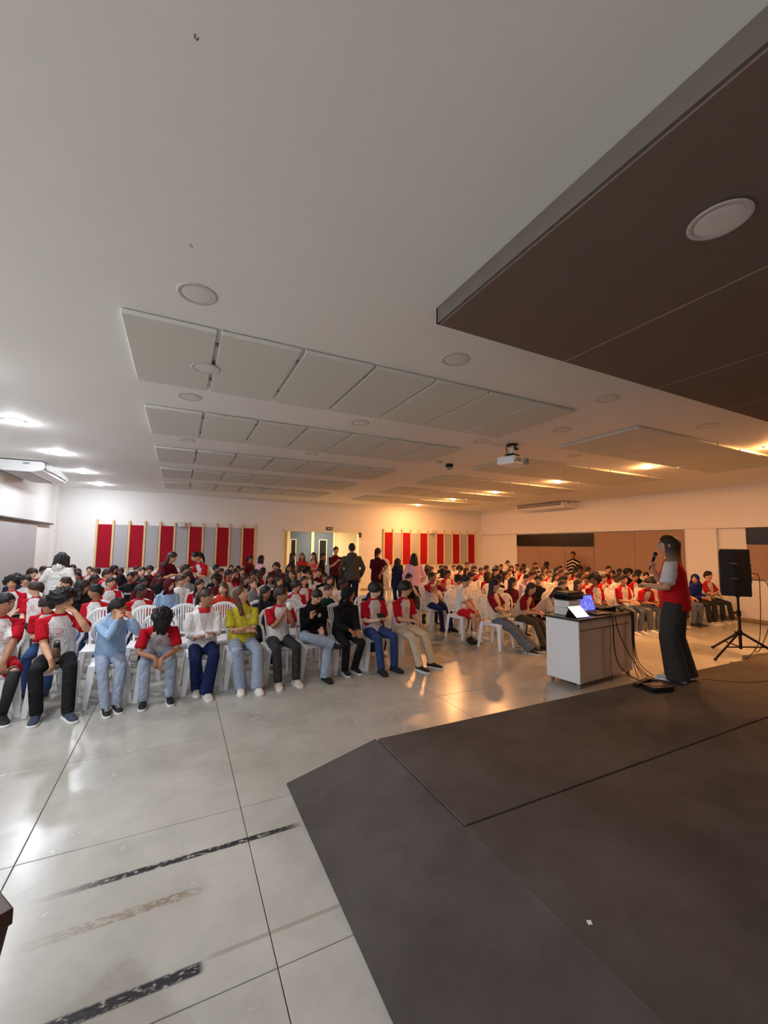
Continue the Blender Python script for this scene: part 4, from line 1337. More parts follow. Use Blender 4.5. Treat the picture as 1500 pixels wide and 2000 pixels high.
def ondesk(name, x, y, z, rz, label, cat, group=None):
    p = DM @ V((x, y, z)); t = empty(name, p, R(6) + R(rz)); tag(t, label, cat, group); return t
TZ = DH + 0.031
for i, lab in enumerate(('lower white carton resting on the desk worktop', 'upper white carton carrying the glossy black box')):
    c = ondesk('carton', 0.27, 0.33, TZ + i * 0.095, -1 + 2 * i, lab, 'box')
    obj('carton_body', MB().box((0, 0, 0.047), (0.26, 0.22, 0.092)), M_PAPER, c, bevel=0.004, seg=1)
    obj('lid_edge', MB().box((0, 0, 0.086), (0.264, 0.224, 0.012)), M_PAPER, c, bevel=0.002, seg=1)
pr = ondesk('projector_case', 0.30, 0.33, TZ + 0.192, 0, 'glossy black rounded case on top of the white cartons', 'case')
obj('shell', MB().box((0, 0, 0.055), (0.34, 0.24, 0.105)), M_GLOSSBLACK, pr, bevel=0.03, seg=3)
obj('rim', MB().box((0, 0, 0.062), (0.346, 0.246, 0.006)), M_DARKPL, pr, bevel=0.002, seg=1)
obj('button', MB().lathe([(0.012, 0), (0.012, 0.004)], (0.10, -0.123, 0.075), 12, Matrix.Rotation(R(90), 3, 'X')), M_METAL, pr)
tb = ondesk('tablet', 0.14, 0.072, TZ, -4, 'tablet with a bright white screen propped on the desk', 'tablet')
tilt = Matrix.Rotation(R(-58), 3, 'X')
obj('case', MB().box((0, 0.02, 0.068), (0.25, 0.012, 0.19), Matrix.Rotation(R(-48), 3, 'X')), M_BLACK, tb, bevel=0.004, seg=1)
obj('screen', MB().box((0, 0.0147, 0.0740), (0.236, 0.004, 0.175), Matrix.Rotation(R(-48), 3, 'X')), M_TABLET, tb)
obj('stand', MB().box((0, 0.105, 0.055), (0.20, 0.008, 0.12), Matrix.Rotation(R(25), 3, 'X')), M_BLACK, tb)
lp = ondesk('laptop', 0.67, 0.16, TZ, -2, 'open laptop showing a blue screen on the desk', 'laptop')
obj('keyboard_base', MB().box((0, 0, 0.010), (0.35, 0.24, 0.018)), M_DARKPL, lp, bevel=0.004, seg=1)
kb = MB()
for i in range(12):
    for j in range(5):
        kb.box((-0.143 + i * 0.026, 0.09 - j * 0.024, 0.0205), (0.021, 0.019, 0.004))
obj('keys', kb, M_BLACK, lp)
obj('touchpad', MB().box((0, -0.075, 0.0195), (0.10, 0.06, 0.002)), M_GREYPL, lp)
rt = Matrix.Rotation(R(-16), 3, 'X')
obj('lid', MB().box((0, 0.155, 0.125), (0.35, 0.010, 0.235), rt), M_DARKPL, lp, bevel=0.004, seg=1)
obj('screen', MB().box((0, 0.1485, 0.1235), (0.325, 0.003, 0.205), rt), M_LAPTOP, lp)
mx = ondesk('sound_mixer', 1.04, 0.30, TZ, -6, 'low black sound mixer lying beside the laptop', 'mixer')
obj('housing', MB().prism([(-0.15, 0.0), (0.15, 0.0), (0.15, 0.055), (-0.15, 0.03)], -0.21, 0.21, axis=0) if False else MB().box((0, 0, 0.025), (0.36, 0.20, 0.048)), M_BLACK, mx, bevel=0.008)
kn = 0
for i in range(8):
    obj('fader', MB().box((-0.165 + i * 0.045, -0.05 + 0.01 * (i % 3), 0.055), (0.012, 0.02, 0.014)), M_GREYPL, mx)
    obj('knob', MB().lathe([(0.009, 0.048), (0.009, 0.062), (0.006, 0.064)], (-0.165 + i * 0.045, 0.06, 0), 10), M_GREYPL, mx)
ad = ondesk('mixer_plugs', 1.17, 0.12, TZ, 15, 'tangle of black jack plugs at the end of the desk top', 'plugs')
for i in range(5):
    obj('plug', MB().tube([(-0.06 + i * 0.03, -0.04, 0.015), (-0.05 + i * 0.028, 0.02, 0.05 + 0.012 * (i % 2)), (-0.04 + i * 0.02, 0.07, 0.06)], [0.014, 0.011, 0.006], n=8), M_BLACK, ad, smooth=True)
def hang(pts, r_, name, label, group=None):
    pts = [V(p) for p in pts]
    # smooth the run with a Catmull-Rom pass
    out = []
    q = [pts[0]] + pts + [pts[-1]]
    for i in range(1, len(q) - 2):
        for s_ in range(6):
            t = s_ / 6
            a, b, c, d = q[i - 1], q[i], q[i + 1], q[i + 2]
            out.append(0.5 * ((2 * b) + (c - a) * t + (2 * a - 5 * b + 4 * c - d) * t * t + (3 * b - a - 3 * c + d) * t ** 3))
    out.append(pts[-1])
    o = obj(name, MB().tube(out, [r_] * len(out), n=6, dome=0.3), M_CABLE, smooth=True)
    tag(o, label, 'cable', group)
def dpt(x, y, z): return DM @ V((x, y, z))
CAB = 'black cables hanging down the desk'
hang([dpt(0.655, 0.03, TZ + 0.012), dpt(0.665, -0.01, TZ + 0.014), dpt(0.68, -0.044, TZ - 0.012), dpt(0.69, -0.052, 0.70), dpt(0.70, -0.052, 0.45), dpt(0.78, -0.06, 0.22), dpt(0.96, -0.09, 0.06), dpt(1.00, -0.20, 0.02)], 0.007, 'cable', 'thick black cable dropping from the laptop down the desk front')
hang([dpt(0.72, 0.03, TZ + 0.012), dpt(0.73, -0.012, TZ + 0.014), dpt(0.74, -0.046, TZ - 0.012), dpt(0.78, -0.075, 0.64), dpt(0.92, -0.085, 0.42), dpt(1.07, -0.10, 0.24), dpt(1.20, -0.16, 0.06), dpt(1.26, -0.26, 0.02)], 0.006, 'cable', 'black cable slanting across the desk front to its far corner')
hang([dpt(0.61, 0.012, TZ + 0.006), dpt(0.625, -0.010, TZ + 0.010), dpt(0.635, -0.034, TZ - 0.010), dpt(0.640, -0.036, 0.72), dpt(0.635, -0.038, 0.5), dpt(0.61, -0.045, 0.28), dpt(0.61, -0.055, 0.10), dpt(0.61, -0.065, 0.008)], 0.003, 'cable', 'thin black lead hanging nearly straight down the desk front')
for i in range(4):
    x = 1.16 + i * 0.022
    hang([dpt(x - 0.02, 0.05, TZ + 0.045), dpt(x, -0.008, TZ + 0.022), dpt(x + 0.003, -0.044, TZ - 0.012), dpt(x + 0.005, -0.044, 0.7), dpt(x + 0.003, -0.046, 0.4), dpt(x + 0.004 + 0.03 * i, -0.06, 0.15), dpt(x - 0.02 + 0.07 * i, -0.12 - 0.02 * i, 0.012)], 0.005, 'cable', 'black cable in the bundle at the desk corner under the plugs', CAB)
# things on the deck in front of the desk
ps = empty('power_strip', (4.87, 3.06, SZ + 0.002), R(10)); tag(ps, 'black power strip on the stage edge below the desk', 'power strip')
obj('bar', MB().box((0, 0, 0.02), (0.34, 0.06, 0.038)), M_BLACK, ps, bevel=0.006)
for i in range(4):
    obj('socket', MB().lathe([(0.018, 0.039), (0.018, 0.042), (0.012, 0.042), (0.012, 0.040)], (-0.11 + i * 0.073, 0, 0), 14), M_DARKPL, ps)
pa = empty('power_adapter', (4.82, 2.86, SZ + 0.002), R(-14)); tag(pa, 'flat black adapter box lying on the stage deck', 'adapter')
obj('case', MB().box((0, 0, 0.03), (0.27, 0.17, 0.055)), M_BLACK, pa, bevel=0.012)
obj('rib', MB().box((0, 0, 0.060), (0.20, 0.10, 0.006)), M_DARKPL, pa, bevel=0.002, seg=1)
hang([(4.92, 3.05, SZ + 0.015), (5.04, 3.06, SZ + 0.03), (5.08, 3.0, SZ + 0.012), (5.02, 2.95, SZ + 0.012), (4.92, 2.92, SZ + 0.03)], 0.005, 'cable', 'short black lead joining the power strip and the adapter box')
hang([(5.70, 2.86, SZ + 0.006), (5.78, 2.80, SZ + 0.006), (5.85, 2.72, SZ + 0.006), (6.1, 2.55, SZ + 0.006), (6.6, 2.45, SZ + 0.006)], 0.003, 'cable', 'thin lead trailing over the deck behind the presenter')

# ================================================================== loudspeaker on tripod
sx, sy = 8.27, 3.56
tp = empty('speaker_tripod', (sx, sy, 0)); tag(tp, 'black tripod stand holding up the loudspeaker', 'tripod')
obj('pole', MB().tube([(0, 0, 0.14), (0, 0, 0.62)], [0.022, 0.022], n=14, dome=0.1), M_BLACK, tp, smooth=True)
obj('upper_pole', MB().tube([(0, 0, 0.6), (0, 0, 1.02)], [0.017, 0.017], n=14, dome=0.1), M_BLACK, tp, smooth=True)
obj('collar', MB().lathe([(0.03, 0.36), (0.034, 0.38), (0.034, 0.42), (0.03, 0.44)], n=16), M_BLACK, tp)
obj('collar', MB().lathe([(0.028, 0.66), (0.031, 0.68), (0.031, 0.74), (0.026, 0.76)], n=16), M_BLACK, tp)
for zz in (0.40, 0.72):
    obj('knob', MB().lathe([(0.010, 0.02), (0.010, 0.05), (0.022, 0.055), (0.022, 0.075)], (0, 0, zz), 12, Matrix.Rotation(R(-115), 3, 'Z') @ Matrix.Rotation(R(90), 3, 'Y') if False else Matrix.Rotation(R(150), 3, 'Z') @ Matrix.Rotation(R(90), 3, 'Y')), M_BLACK, tp)
for ang in (172, -42, 62):
    c, s_ = math.cos(R(ang)), math.sin(R(ang))
    lg = obj('leg', MB().tube([(0.02 * c, 0.02 * s_, 0.40), (0.60 * c, 0.60 * s_, 0.024)], [(0.012, 0.02)] * 2, side=(-s_, c, 0), n=8, dome=0.1), M_BLACK, tp, smooth=True)
    obj('rubber_foot', MB().ellip((0.605 * c, 0.605 * s_, 0.024), (0.026, 0.026, 0.023), 10, 8), M_DARKPL, lg, smooth=True)
    obj('brace', MB().tube([(0, 0, 0.17), (0.33 * c, 0.33 * s_, 0.19)], [(0.006, 0.012)] * 2, side=(-s_, c, 0), n=6, dome=0.1), M_BLACK, tp)
sk_ = empty('loudspeaker', (sx, sy, 1.0), R(-158)); tag(sk_, 'tall black loudspeaker raised on the tripod stand', 'speaker')
prof = [(-0.23, -0.20), (0.23, -0.20), (0.23, -0.02), (0.15, 0.18), (-0.15, 0.18), (-0.23, -0.02)]
obj('cabinet', MB().prism(prof, 0.0, 0.76), M_BLACK, sk_, bevel=0.018, seg=2)
gl = obj('grille', MB().cbox((-0.20, -0.212, 0.04), (0.20, -0.198, 0.72)), M_DARKPL, sk_, bevel=0.004, seg=1)
obj('pole_socket', MB().lathe([(0.03, -0.03), (0.03, 0.0)], n=14), M_BLACK, sk_)
bp = obj('rear_plate', MB().cbox((-0.12, 0.176, 0.22), (0.12, 0.188, 0.52)), M_DARKPL, sk_, bevel=0.003, seg=1)
for (x, z) in ((-0.06, 0.45), (0.0, 0.45), (0.06, 0.45)):
    obj('dial', MB().lathe([(0.012, 0), (0.012, 0.014)], (x, 0.188, z), 12, Matrix.Rotation(R(-90), 3, 'X')), M_GREYPL, bp)
for (x, z) in ((-0.06, 0.30), (0.05, 0.32)):
    obj('jack', MB().lathe([(0.014, 0), (0.014, 0.01), (0.008, 0.01)], (x, 0.188, z), 12, Matrix.Rotation(R(-90), 3, 'X')), M_METAL, bp)
for zz in (0.28, 0.52):
    obj('handle', MB().tube([(0.225, -0.12, zz), (0.245, -0.09, zz), (0.245, 0.0, zz), (0.225, 0.02, zz)], [0.010] * 4, n=8), M_DARKPL, sk_, smooth=True)
hang([(sx + 0.22, sy - 0.12, 1.36), (sx + 0.33, sy - 0.16, 1.32), (sx + 0.34, sy - 0.16, 1.0), (sx + 0.30, sy - 0.16, 0.6), (sx + 0.08, sy - 0.20, 0.25), (sx - 0.3, sy - 0.16, 0.03), (sx - 0.62, sy - 0.12, 0.028)], 0.006, 'cable', 'black cable looping from the loudspeaker to the tripod feet')
hang([(sx + 0.22, sy - 0.12, 1.26), (sx + 0.42, sy - 0.22, 1.22), (sx + 0.46, sy - 0.24, 0.9), (sx + 0.46, sy - 0.2, 0.5), (sx + 0.48, sy - 0.06, 0.1), (sx + 0.72, sy + 0.1, 0.012), (sx + 1.2, sy + 0.3, 0.012)], 0.006, 'cable', 'black cable falling from the loudspeaker to the floor by the wall')

# ================================================================== figures: poses
def rel_mouth(yaw, z=0.60):
    return V((0.11 * math.sin(R(yaw)), -0.11 * math.cos(R(yaw)) - 0.02, z))
S0 = 0.87
FIG = {}
def F_(key, fine=True, shirt='short', pants='reg', **pose):
    pose.setdefault('s', S0)
    figure(key, pose, fine, shirt, pants, pose.pop('vox', None))

# front row of the block near the cool lamps
F_('f1', pants='shorts', head=(45, 8, 0), lean=4, hands={'L': (0.02, -0.40, 0.02), 'R': (-0.16, -0.25, 0.06)}, feet={'L': (0.06, -0.34, 0, 5), 'R': (-0.18, -0.48, 0, 0)}, hdir={'L': (0, -0.2, -1)}, s=0.92)
F_('f2', head=(52, 4, 0), lean=6, twist=8, hands={'L': (0.15, -0.20, 0.52), 'R': (-0.02, -0.38, 0.05)}, hdir={'L': (-0.55, 0.55, 0.55), 'R': (0.3, -0.2, -1)}, elbow={'L': (0.6, -0.6, -0.8)}, feet={'L': (0.17, -0.50, 0, 25), 'R': (-0.10, -0.40, 0, -4)}, s=0.93)
F_('f3', shirt='hoodie', head=(62, 6, 0), lean=14, twist=18, hands={'L': (0.20, -0.26, 0.50), 'R': (0.04, -0.30, 0.50)}, hdir={'L': (-0.3, 0.35, 0.9), 'R': (0.15, 0.3, 0.95)}, elbow={'L': (0.6, -0.2, -1), 'R': (-0.4, -0.2, -1)}, feet={'L': (0.07, -0.50, 0, 12), 'R': (-0.05, -0.55, 0, 6)}, s=0.80)
F_('f4', head=(14, 30, 0), lean=46, slouch=10, hands={'L': (0.035, -0.55, -0.02), 'R': (-0.035, -0.55, 0.0)}, hdir={'L': (-0.3, -0.4, -0.8), 'R': (0.3, -0.4, -0.8)}, elbow={'L': (0.6, 0.2, -0.3), 'R': (-0.6, 0.2, -0.3)}, feet={'L': (0.15, -0.42, 0, 6), 'R': (-0.14, -0.44, 0, -4)}, s=0.85)
F_('f5', shirt='hoodie', pants='wide', head=(42, 4, 6), lean=4, hands={'L': (-0.02, -0.24, 0.15), 'R': (0.03, -0.22, 0.18)}, hdir={'L': (-1, 0.35, 0), 'R': (1, 0.35, 0)}, elbow={'L': (0.5, 0.1, -0.8), 'R': (-0.5, 0.1, -0.8)}, feet={'L': (0.02, -0.42, 0, 8), 'R': (-0.06, -0.20, 0, -10)}, s=0.88)
F_('f6', pants='wide', head=(45, -22, -8), lean=-2, hands={'L': (-0.05, -0.23, 0.20), 'R': (0.06, -0.205, 0.16)}, hdir={'L': (-1, 0.35, 0.1), 'R': (1, 0.35, 0)}, elbow={'L': (0.5, 0.1, -0.8), 'R': (-0.5, 0.1, -0.8)}, feet={'L': (0.14, -0.48, 0, 4), 'R': (-0.06, -0.40, 0, -6)}, s=0.90)
F_('f7', head=(48, 2, 0), lean=6, hands={'L': (0.07, -0.26, 0.42), 'R': (0.00, -0.26, 0.40)}, hdir={'L': (-0.4, 0, 1), 'R': (0.4, 0, 1)}, elbow={'L': (0.35, 0, -1), 'R': (-0.35, 0, -1)}, feet={'L': (0.16, -0.42, 0, 6), 'R': (-0.10, -0.42, 0, -6)})
F_('f8', shirt='hoodie', pants='wide', head=(12, 30, 0), lean=10, hands={'L': (0.06, -0.28, 0.14), 'R': (-0.10, -0.26, 0.32)}, hdir={'R': (0, -0.3, 1)}, feet={'L': (0.08, -0.44, 0, 5), 'R': (0.15, -0.46, 0.40, 60)}, knee={'R': (-1, -0.8, 0.4)}, s=0.86)
F_('f9', shirt='hoodie', head=(48, 6, 0), lean=12, hands={'L': (0.08, -0.40, 0.08), 'R': (-0.06, -0.38, 0.10)}, feet={'L': (0.10, -0.24, 0, 6), 'R': (-0.08, -0.26, 0, -6)}, s=0.85)
F_('f10', head=(10, 22, 0), lean=3, hands={'L': (0.05, -0.30, 0.20), 'R': (-0.05, -0.30, 0.19)}, hdir={'L': (-0.5, -0.5, 0.5), 'R': (0.5, -0.5, 0.5)}, elbow={'L': (0.35, 0.3, -0.9), 'R': (-0.35, 0.3, -0.9)}, feet={'L': (0.17, -0.42, 0, 10), 'R': (-0.08, -0.44, 0, -4)}, s=0.90)
F_('f11', head=(30, 5, 0), lean=8, hands={'L': (0.10, -0.34, 0.15), 'R': (-0.02, -0.33, 0.14)}, elbow={'L': (0.35, 0.3, -0.9), 'R': (-0.35, 0.3, -0.9)}, feet={'L': (0.16, -0.56, 0, 18), 'R': (-0.12, -0.58, 0, 4)}, s=0.90)
# front of the block beside the wall with black windows
F_('r1', pants='slim', head=(40, 8, 0), lean=10, hands={'L': (0.10, -0.24, 0.48), 'R': (-0.05, -0.30, 0.10)}, hdir={'L': (-0.3, 0.4, 0.9)}, elbow={'L': (0.4, -0.7, -0.8)}, feet={'L': (0.10, -0.40, 0, 5), 'R': (-0.35, -0.62, 0, -20)})
F_('r2', pants='slim', head=(20, -2, 0), lean=-4, hands={'L': (0.09, -0.22, 0.50), 'R': (-0.04, -0.24, 0.50)}, hdir={'L': (-0.3, 0.4, 0.9), 'R': (0.3, 0.4, 0.9)}, elbow={'L': (0.8, -0.2, -0.8), 'R': (-0.8, -0.2, -0.8)}, feet={'L': (0.15, -0.52, 0, 12), 'R': (-0.05, -0.42, 0, 0)})
F_('r3', pants='shorts', head=(-8, 12, 0), lean=8, hands={'L': (0.03, -0.36, 0.02), 'R': (-0.03, -0.36, 0.03)}, hdir={'L': (-0.2, -0.3, -1), 'R': (0.2, -0.3, -1)}, feet={'L': (0.14, -0.40, 0, 6), 'R': (-0.12, -0.42, 0, -6)})
F_('r4', pants='wide', head=(6, 8, 0), lean=-6, hands={'L': (-0.05, -0.23, 0.17), 'R': (0.05, -0.21, 0.14)}, hdir={'L': (-1, 0.3, 0), 'R': (1, 0.3, 0)}, elbow={'L': (1, 0, -0.6), 'R': (-1, 0, -0.6)}, feet={'L': (0.10, -0.72, 0, 10), 'R': (-0.06, -0.68, 0, -5)})
F_('r5', head=(-25, 18, 0), lean=28, hands={'L': (0.10, -0.42, 0.10), 'R': (-0.10, -0.42, 0.10)}, feet={'L': (0.14, -0.58, 0, 6), 'R': (-0.08, -0.55, 0, -4)})
F_('r6', head=(-10, 38, 0), lean=42, hands={'L': (0.02, -0.46, 0.30), 'R': (-0.12, -0.48, 0.25)}, hdir={'L': (-0.1, 0.1, 1)}, elbow={'L': (0.8, -0.2, -1)}, feet={'L': (0.14, -0.50, 0, 6), 'R': (-0.08, -0.50, 0, -4)})
F_('r8', head=(-16, 6, 0), lean=4, hands={'L': (0.07, -0.30, 0.15), 'R': (-0.07, -0.30, 0.15)}, pants='reg')
F_('r9', head=(-20, 26, 0), lean=34, hands={'L': (0.08, -0.48, 0.10), 'R': (-0.10, -0.46, 0.10)}, feet={'L': (0.14, -0.40, 0, 6), 'R': (-0.12, -0.40, 0, -4)})
F_('r10', shirt='hoodie', head=(-70, 5, 0), lean=18, side=-17, hands={'L': (0.05, -0.30, 0.12), 'R': (-0.16, -0.32, 0.12)}, feet={'L': (0.18, -0.40, 0, 14), 'R': (-0.04, -0.42, 0, 4)})
F_('r11', head=(-6, 2, 0), lean=0, hands={'L': (-0.05, -0.22, 0.18), 'R': (0.05, -0.20, 0.15)}, hdir={'L': (-1, 0.3, 0), 'R': (1, 0.3, 0)}, elbow={'L': (1, 0, -0.6), 'R': (-1, 0, -0.6)}, feet={'L': (0.22, -0.45, 0, 15), 'R': (-0.10, -0.42, 0, -6)})
# presenter
F_('pres', pants='palazzo', sit=False, s=1.03, head=(6, 2, 0), lean=2, hands={'R': (-0.05, -0.21, 0.37), 'L': (0.11, -0.23, 0.17)}, hdir={'R': (0.35, -0.1, 0.95), 'L': (-0.7, -0.6, 0.1)}, elbow={'R': (-0.7, 0.5, -1), 'L': (0.8, 0.6, -0.8)}, curl={'R': 1.25}, feet={'L': (0.10, 0.0, 0, 8), 'R': (-0.10, 0.05, 0, -10)}, vox=0.008)
# seated poses shared by the rows behind
SEAT = {'f': [dict(head=(2, 2, 0)), dict(head=(-8, 6, 4), lean=6), dict(head=(12, 0, 0), lean=-3)],
        'r': [dict(head=(42, 3, 0), twist=8), dict(head=(62, 2, 0), twist=14), dict(head=(30, 6, -5), lean=7)],
        'l': [dict(head=(-44, 3, 0), twist=-8), dict(head=(-66, 2, 0), twist=-12), dict(head=(-30, 5, 5), lean=6)],
        'd': [dict(head=(8, 32, 0), lean=12, hands={'L': (0.05, -0.30, 0.16), 'R': (-0.05, -0.30, 0.16)})],
        'h': [dict(head=(8, 8, 0), lean=8, hands={'L': (0.08, -0.20, 0.51), 'R': (-0.06, -0.26, 0.10)}, hdir={'L': (-0.4, 0.45, 0.8)}, elbow={'L': (0.5, -0.5, -0.9)}),
              dict(head=(20, 10, -6), lean=10, hands={'R': (-0.06, -0.22, 0.51), 'L': (0.06, -0.26, 0.10)}, hdir={'R': (0.4, 0.45, 0.8)}, elbow={'R': (-0.5, -0.5, -0.9)})]}
# standing figures at the back
ST = [  # key, x, y, height factor, facing (deg, 0 = towards the stage), pose, skin, hair, haircolour, shirt kind, shirt, trousers kind, colour, label
    ('s_dread', -1.98, 9.56, 0.935, 165, dict(head=(8, 12, 0), lean=6), 'd', 'dread', 'black', 'hoodie', 'p', 'reg', 'dark', 'person in a pale grey hoodie standing, back turned'),
    ('s_bend1', -0.36, 10.38, 0.97, 58, dict(head=(0, 22, 0), lean=26, hands={'L': (0.1, -0.45, 0.2), 'R': (-0.1, -0.42, 0.2)}), 'b', 'l', 'brown', 'short', 'M', 'reg', 'black', 'person in maroon bending over between seated rows'),
    ('s_bend2', 0.66, 10.36, 0.99, -66, dict(head=(0, 24, 0), lean=32, hands={'L': (0.12, -0.45, 0.2), 'R': (-0.1, -0.48, 0.22)}), 'b', 'b', 'black', 'short', 'R', 'reg', 'black', 'person in a red sleeved shirt bending towards the one in maroon'),
    ('s_pink', 2.07, 12.02, 0.86, 105, dict(head=(10, 0, 0)), 'c', 'bob', 'black', 'long', 'P', 'reg', 'dark', 'person in a pink sweater standing by the pine battens'),
    ('s_mar2', 1.90, 12.84, 0.845, 45, dict(head=(20, 4, 0)), 'c', 'b', 'black', 'short', 'M', 'reg', 'black', 'person in maroon standing behind the pink sweater'),
    ('s_d1', 3.16, 12.84, 0.905, 75, dict(head=(10, 4, 0), hands={'L': (0.05, -0.22, 0.25), 'R': (-0.05, -0.22, 0.22)}), 'b', 'l', 'brown', 'short', 'N', 'reg', 'black', 'person in navy chatting in the wide doorway'),
    ('s_d2', 3.66, 13.45, 0.885, -10, dict(head=(-20, 2, 0), hands={'L': (-0.08, -0.2, 0.25), 'R': (0.08, -0.2, 0.22)}), 'b', 'l2', 'chestnut', 'short', 'O', 'reg', 'dark', 'person in orange standing in the wide doorway'),
    ('s_coral', 3.80, 12.58, 0.905, -35, dict(head=(-20, 0, 0), hands={'L': (-0.1, -0.2, 0.25), 'R': (0.1, -0.2, 0.22)}, elbow={'L': (1, 0, -0.5), 'R': (-1, 0, -0.5)}), 'b', 'l', 'brown', 'top', 'C', 'reg', 'white', 'person in a coral sleeveless top and white trousers with folded arms'),
    ('s_d4', 4.18, 12.98, 0.895, 60, dict(head=(10, 6, 0)), 'c', 's', 'black', 'short', 'K', 'reg', 'black', 'person in black standing in front of the grey door leaf'),
    ('s_boy', 4.37, 12.22, 1.02, 5, dict(head=(-5, 4, 0), hands={'L': (0.08, -0.2, 0.12), 'R': (-0.02, -0.22, 0.33)}), 'b', 's', 'brown', 'short', 'm', 'slim', 'black', 'person in a maroon logo tee facing the stage by the doorway'),
    ('s_grey', 4.04, 10.01, 1.08, 172, dict(head=(-10, 4, 0)), 'b', 's', 'black', 'hoodie', 'H', 'reg', 'navy', 'person in a charcoal hoodie standing in the aisle, back turned'),
    ('s_wom', 4.86, 10.21, 1.01, 118, dict(head=(10, 4, 0), hands={'R': (-0.20, 0.10, 0.08), 'L': (0.10, -0.28, 0.22)}, elbow={'R': (-1, 0.3, 0)}), 'b', 'b', 'black', 'short', 'm', 'wide', 'black', 'person in a maroon tee with hand on hip in the aisle'),
    ('s_child', 5.12, 9.56, 0.85, 105, dict(head=(5, 4, 0), hands={'L': (0.08, -0.34, 0.18), 'R': (-0.1, -0.3, 0.15)}), 'c', 'bob', 'black', 'hoodie', 'N', 'reg', 'navy', 'person in a dark hoodie reaching out in the aisle'),
    ('s_pale', 5.30, 8.98, 0.935, 160, dict(head=(-12, 6, 0)), 'b', 'l', 'black', 'long', 'P', 'wide', 'stone', 'person in a pale pink blouse in the aisle, back turned'),
    ('s_stripe', 12.12, 9.82, 0.97, -70, dict(head=(0, 2, 0), hands={'L': (-0.1, -0.2, 0.25), 'R': (0.1, -0.2, 0.22)}, elbow={'L': (1, 0, -0.5), 'R': (-1, 0, -0.5)}), 'c', 's', 'black', 'long', 'S', 'reg', 'black', 'person in a striped jumper leaning at the taupe wall boards'),
]
for (key, x, y, s_, rz, ps_, sk, hr, hc, shk, shm, pk, pm, lab) in ST:
    F_(key, fine=False, shirt=shk, pants=pk, sit=False, s=s_, vox=0.012, **ps_)
# left block: x, y, head height, hair, shirt, gaze, skin
LEFT_SEATS = [
    (-1.38,6.40,1.02,'fringe', 'raglan', 'down', 'tan'), (1.24,6.40,0.96,'long', 'navy', 'right', 'brown'), (2.07,6.40,1.04,'short', 'green', 'hand', 'tan'), (2.94,6.40,1.04,'fringe', 'navy', 'hand', 'tan'),
    (-1.03,7.22,1.03,'short', 'raglan', 'left', 'brown'), (-0.50,7.22,1.04,'short', 'raglan', 'right', 'deep'), (0.67,7.22,1.04,'long', 'orange', 'left', 'light'), (1.85,7.22,0.95,'fringe', 'raglan', 'right', 'tan'),
    (2.72,7.22,1.01,'short', 'cream', 'right', 'deep'), (-1.91,8.04,1.04,'fringe', 'raglan', 'left', 'light'), (-1.35,8.04,0.98,'long', 'black', 'right', 'brown'), (-0.13,8.04,1.04,'hood', 'blue', 'right', 'light'),
    (0.34,8.04,0.98,'long', 'raglan', 'right', 'tan'), (1.25,8.04,0.94,'long', 'grey', 'hand', 'light'), (1.76,8.04,0.98,'long', 'black', 'front', 'tan'), (2.23,8.04,1.03,'long', 'raglan', 'front', 'tan'),
    (2.75,8.04,0.96,'long', 'cream', 'front', 'tan'), (-2.43,8.86,1.06,'curly', 'raglan', 'front', 'tan'), (-1.70,8.86,0.95,'short', 'black', 'left', 'tan'), (-1.08,8.86,0.96,'short', 'raglan', 'right', 'tan'),
    (0.05,8.86,1.05,'short', 'white', 'right', 'tan'), (0.70,8.86,0.99,'long', 'maroon', 'left', 'brown'), (1.22,8.86,0.97,'long', 'black', 'right', 'tan'), (1.73,8.86,1.01,'long', 'grey', 'front', 'brown'),
    (2.22,8.86,1.10,'long', 'black', 'left', 'tan'), (2.91,8.86,1.01,'short', 'black', 'front', 'brown'), (-2.07,9.68,1.00,'fringe', 'white', 'front', 'tan'), (-0.84,9.68,1.07,'short', 'lettered', 'front', 'brown'),
    (0.99,9.68,1.05,'short', 'raglan', 'right', 'brown'), (1.52,9.68,1.00,'short', 'black', 'front', 'brown'), (2.30,9.68,1.01,'long', 'black', 'right', 'tan'), (2.83,9.68,0.98,'long', 'white', 'left', 'tan'),
    (-1.86,10.50,1.00,'short', 'black', 'front', 'brown'), (-1.35,10.50,1.08,'short', 'raglan', 'right', 'tan'), (-0.45,10.50,1.02,'short', 'maroon', 'right', 'tan'), (1.22,10.50,1.05,'short', 'maroon', 'hand', 'brown'),
    (-2.80,11.32,1.07,'fringe', 'raglan', 'right', 'light'), (-1.99,11.32,1.06,'long', 'raglan', 'right', 'tan'), (-0.75,11.32,1.08,'short', 'black', 'front', 'light'), (0.97,11.32,1.05,'short', 'raglan', 'right', 'tan'),
    (2.71,11.32,1.16,'long', 'maroon', 'front', 'brown'), (-2.78,12.14,1.07,'short', 'raglan', 'right', 'tan'), (-2.25,12.14,1.13,'short', 'raglan', 'front', 'brown'), (-1.77,12.14,1.00,'fringe', 'raglan', 'left', 'tan'),
    (-1.26,12.14,1.03,'short', 'black', 'front', 'deep'), (-0.65,12.14,1.06,'fringe', 'maroon', 'front', 'tan'), (0.18,12.14,1.06,'short', 'white', 'right', 'tan'), (0.92,12.14,1.06,'short', 'maroon', 'right', 'brown'),
    (1.49,12.14,1.03,'short', 'white', 'left', 'tan'), (2.48,12.14,1.12,'short', 'maroon', 'left', 'tan'), (3.28,12.14,1.05,'fringe', 'cream', 'front', 'brown'), (-2.04,12.96,1.04,'short', 'raglan', 'front', 'light'),
    (-0.39,12.96,1.10,'long', 'orange', 'right', 'tan'), (1.43,12.96,1.02,'long', 'maroon', 'front', 'tan'), (2.85,12.96,1.05,'short', 'maroon', 'right', 'brown'),
]
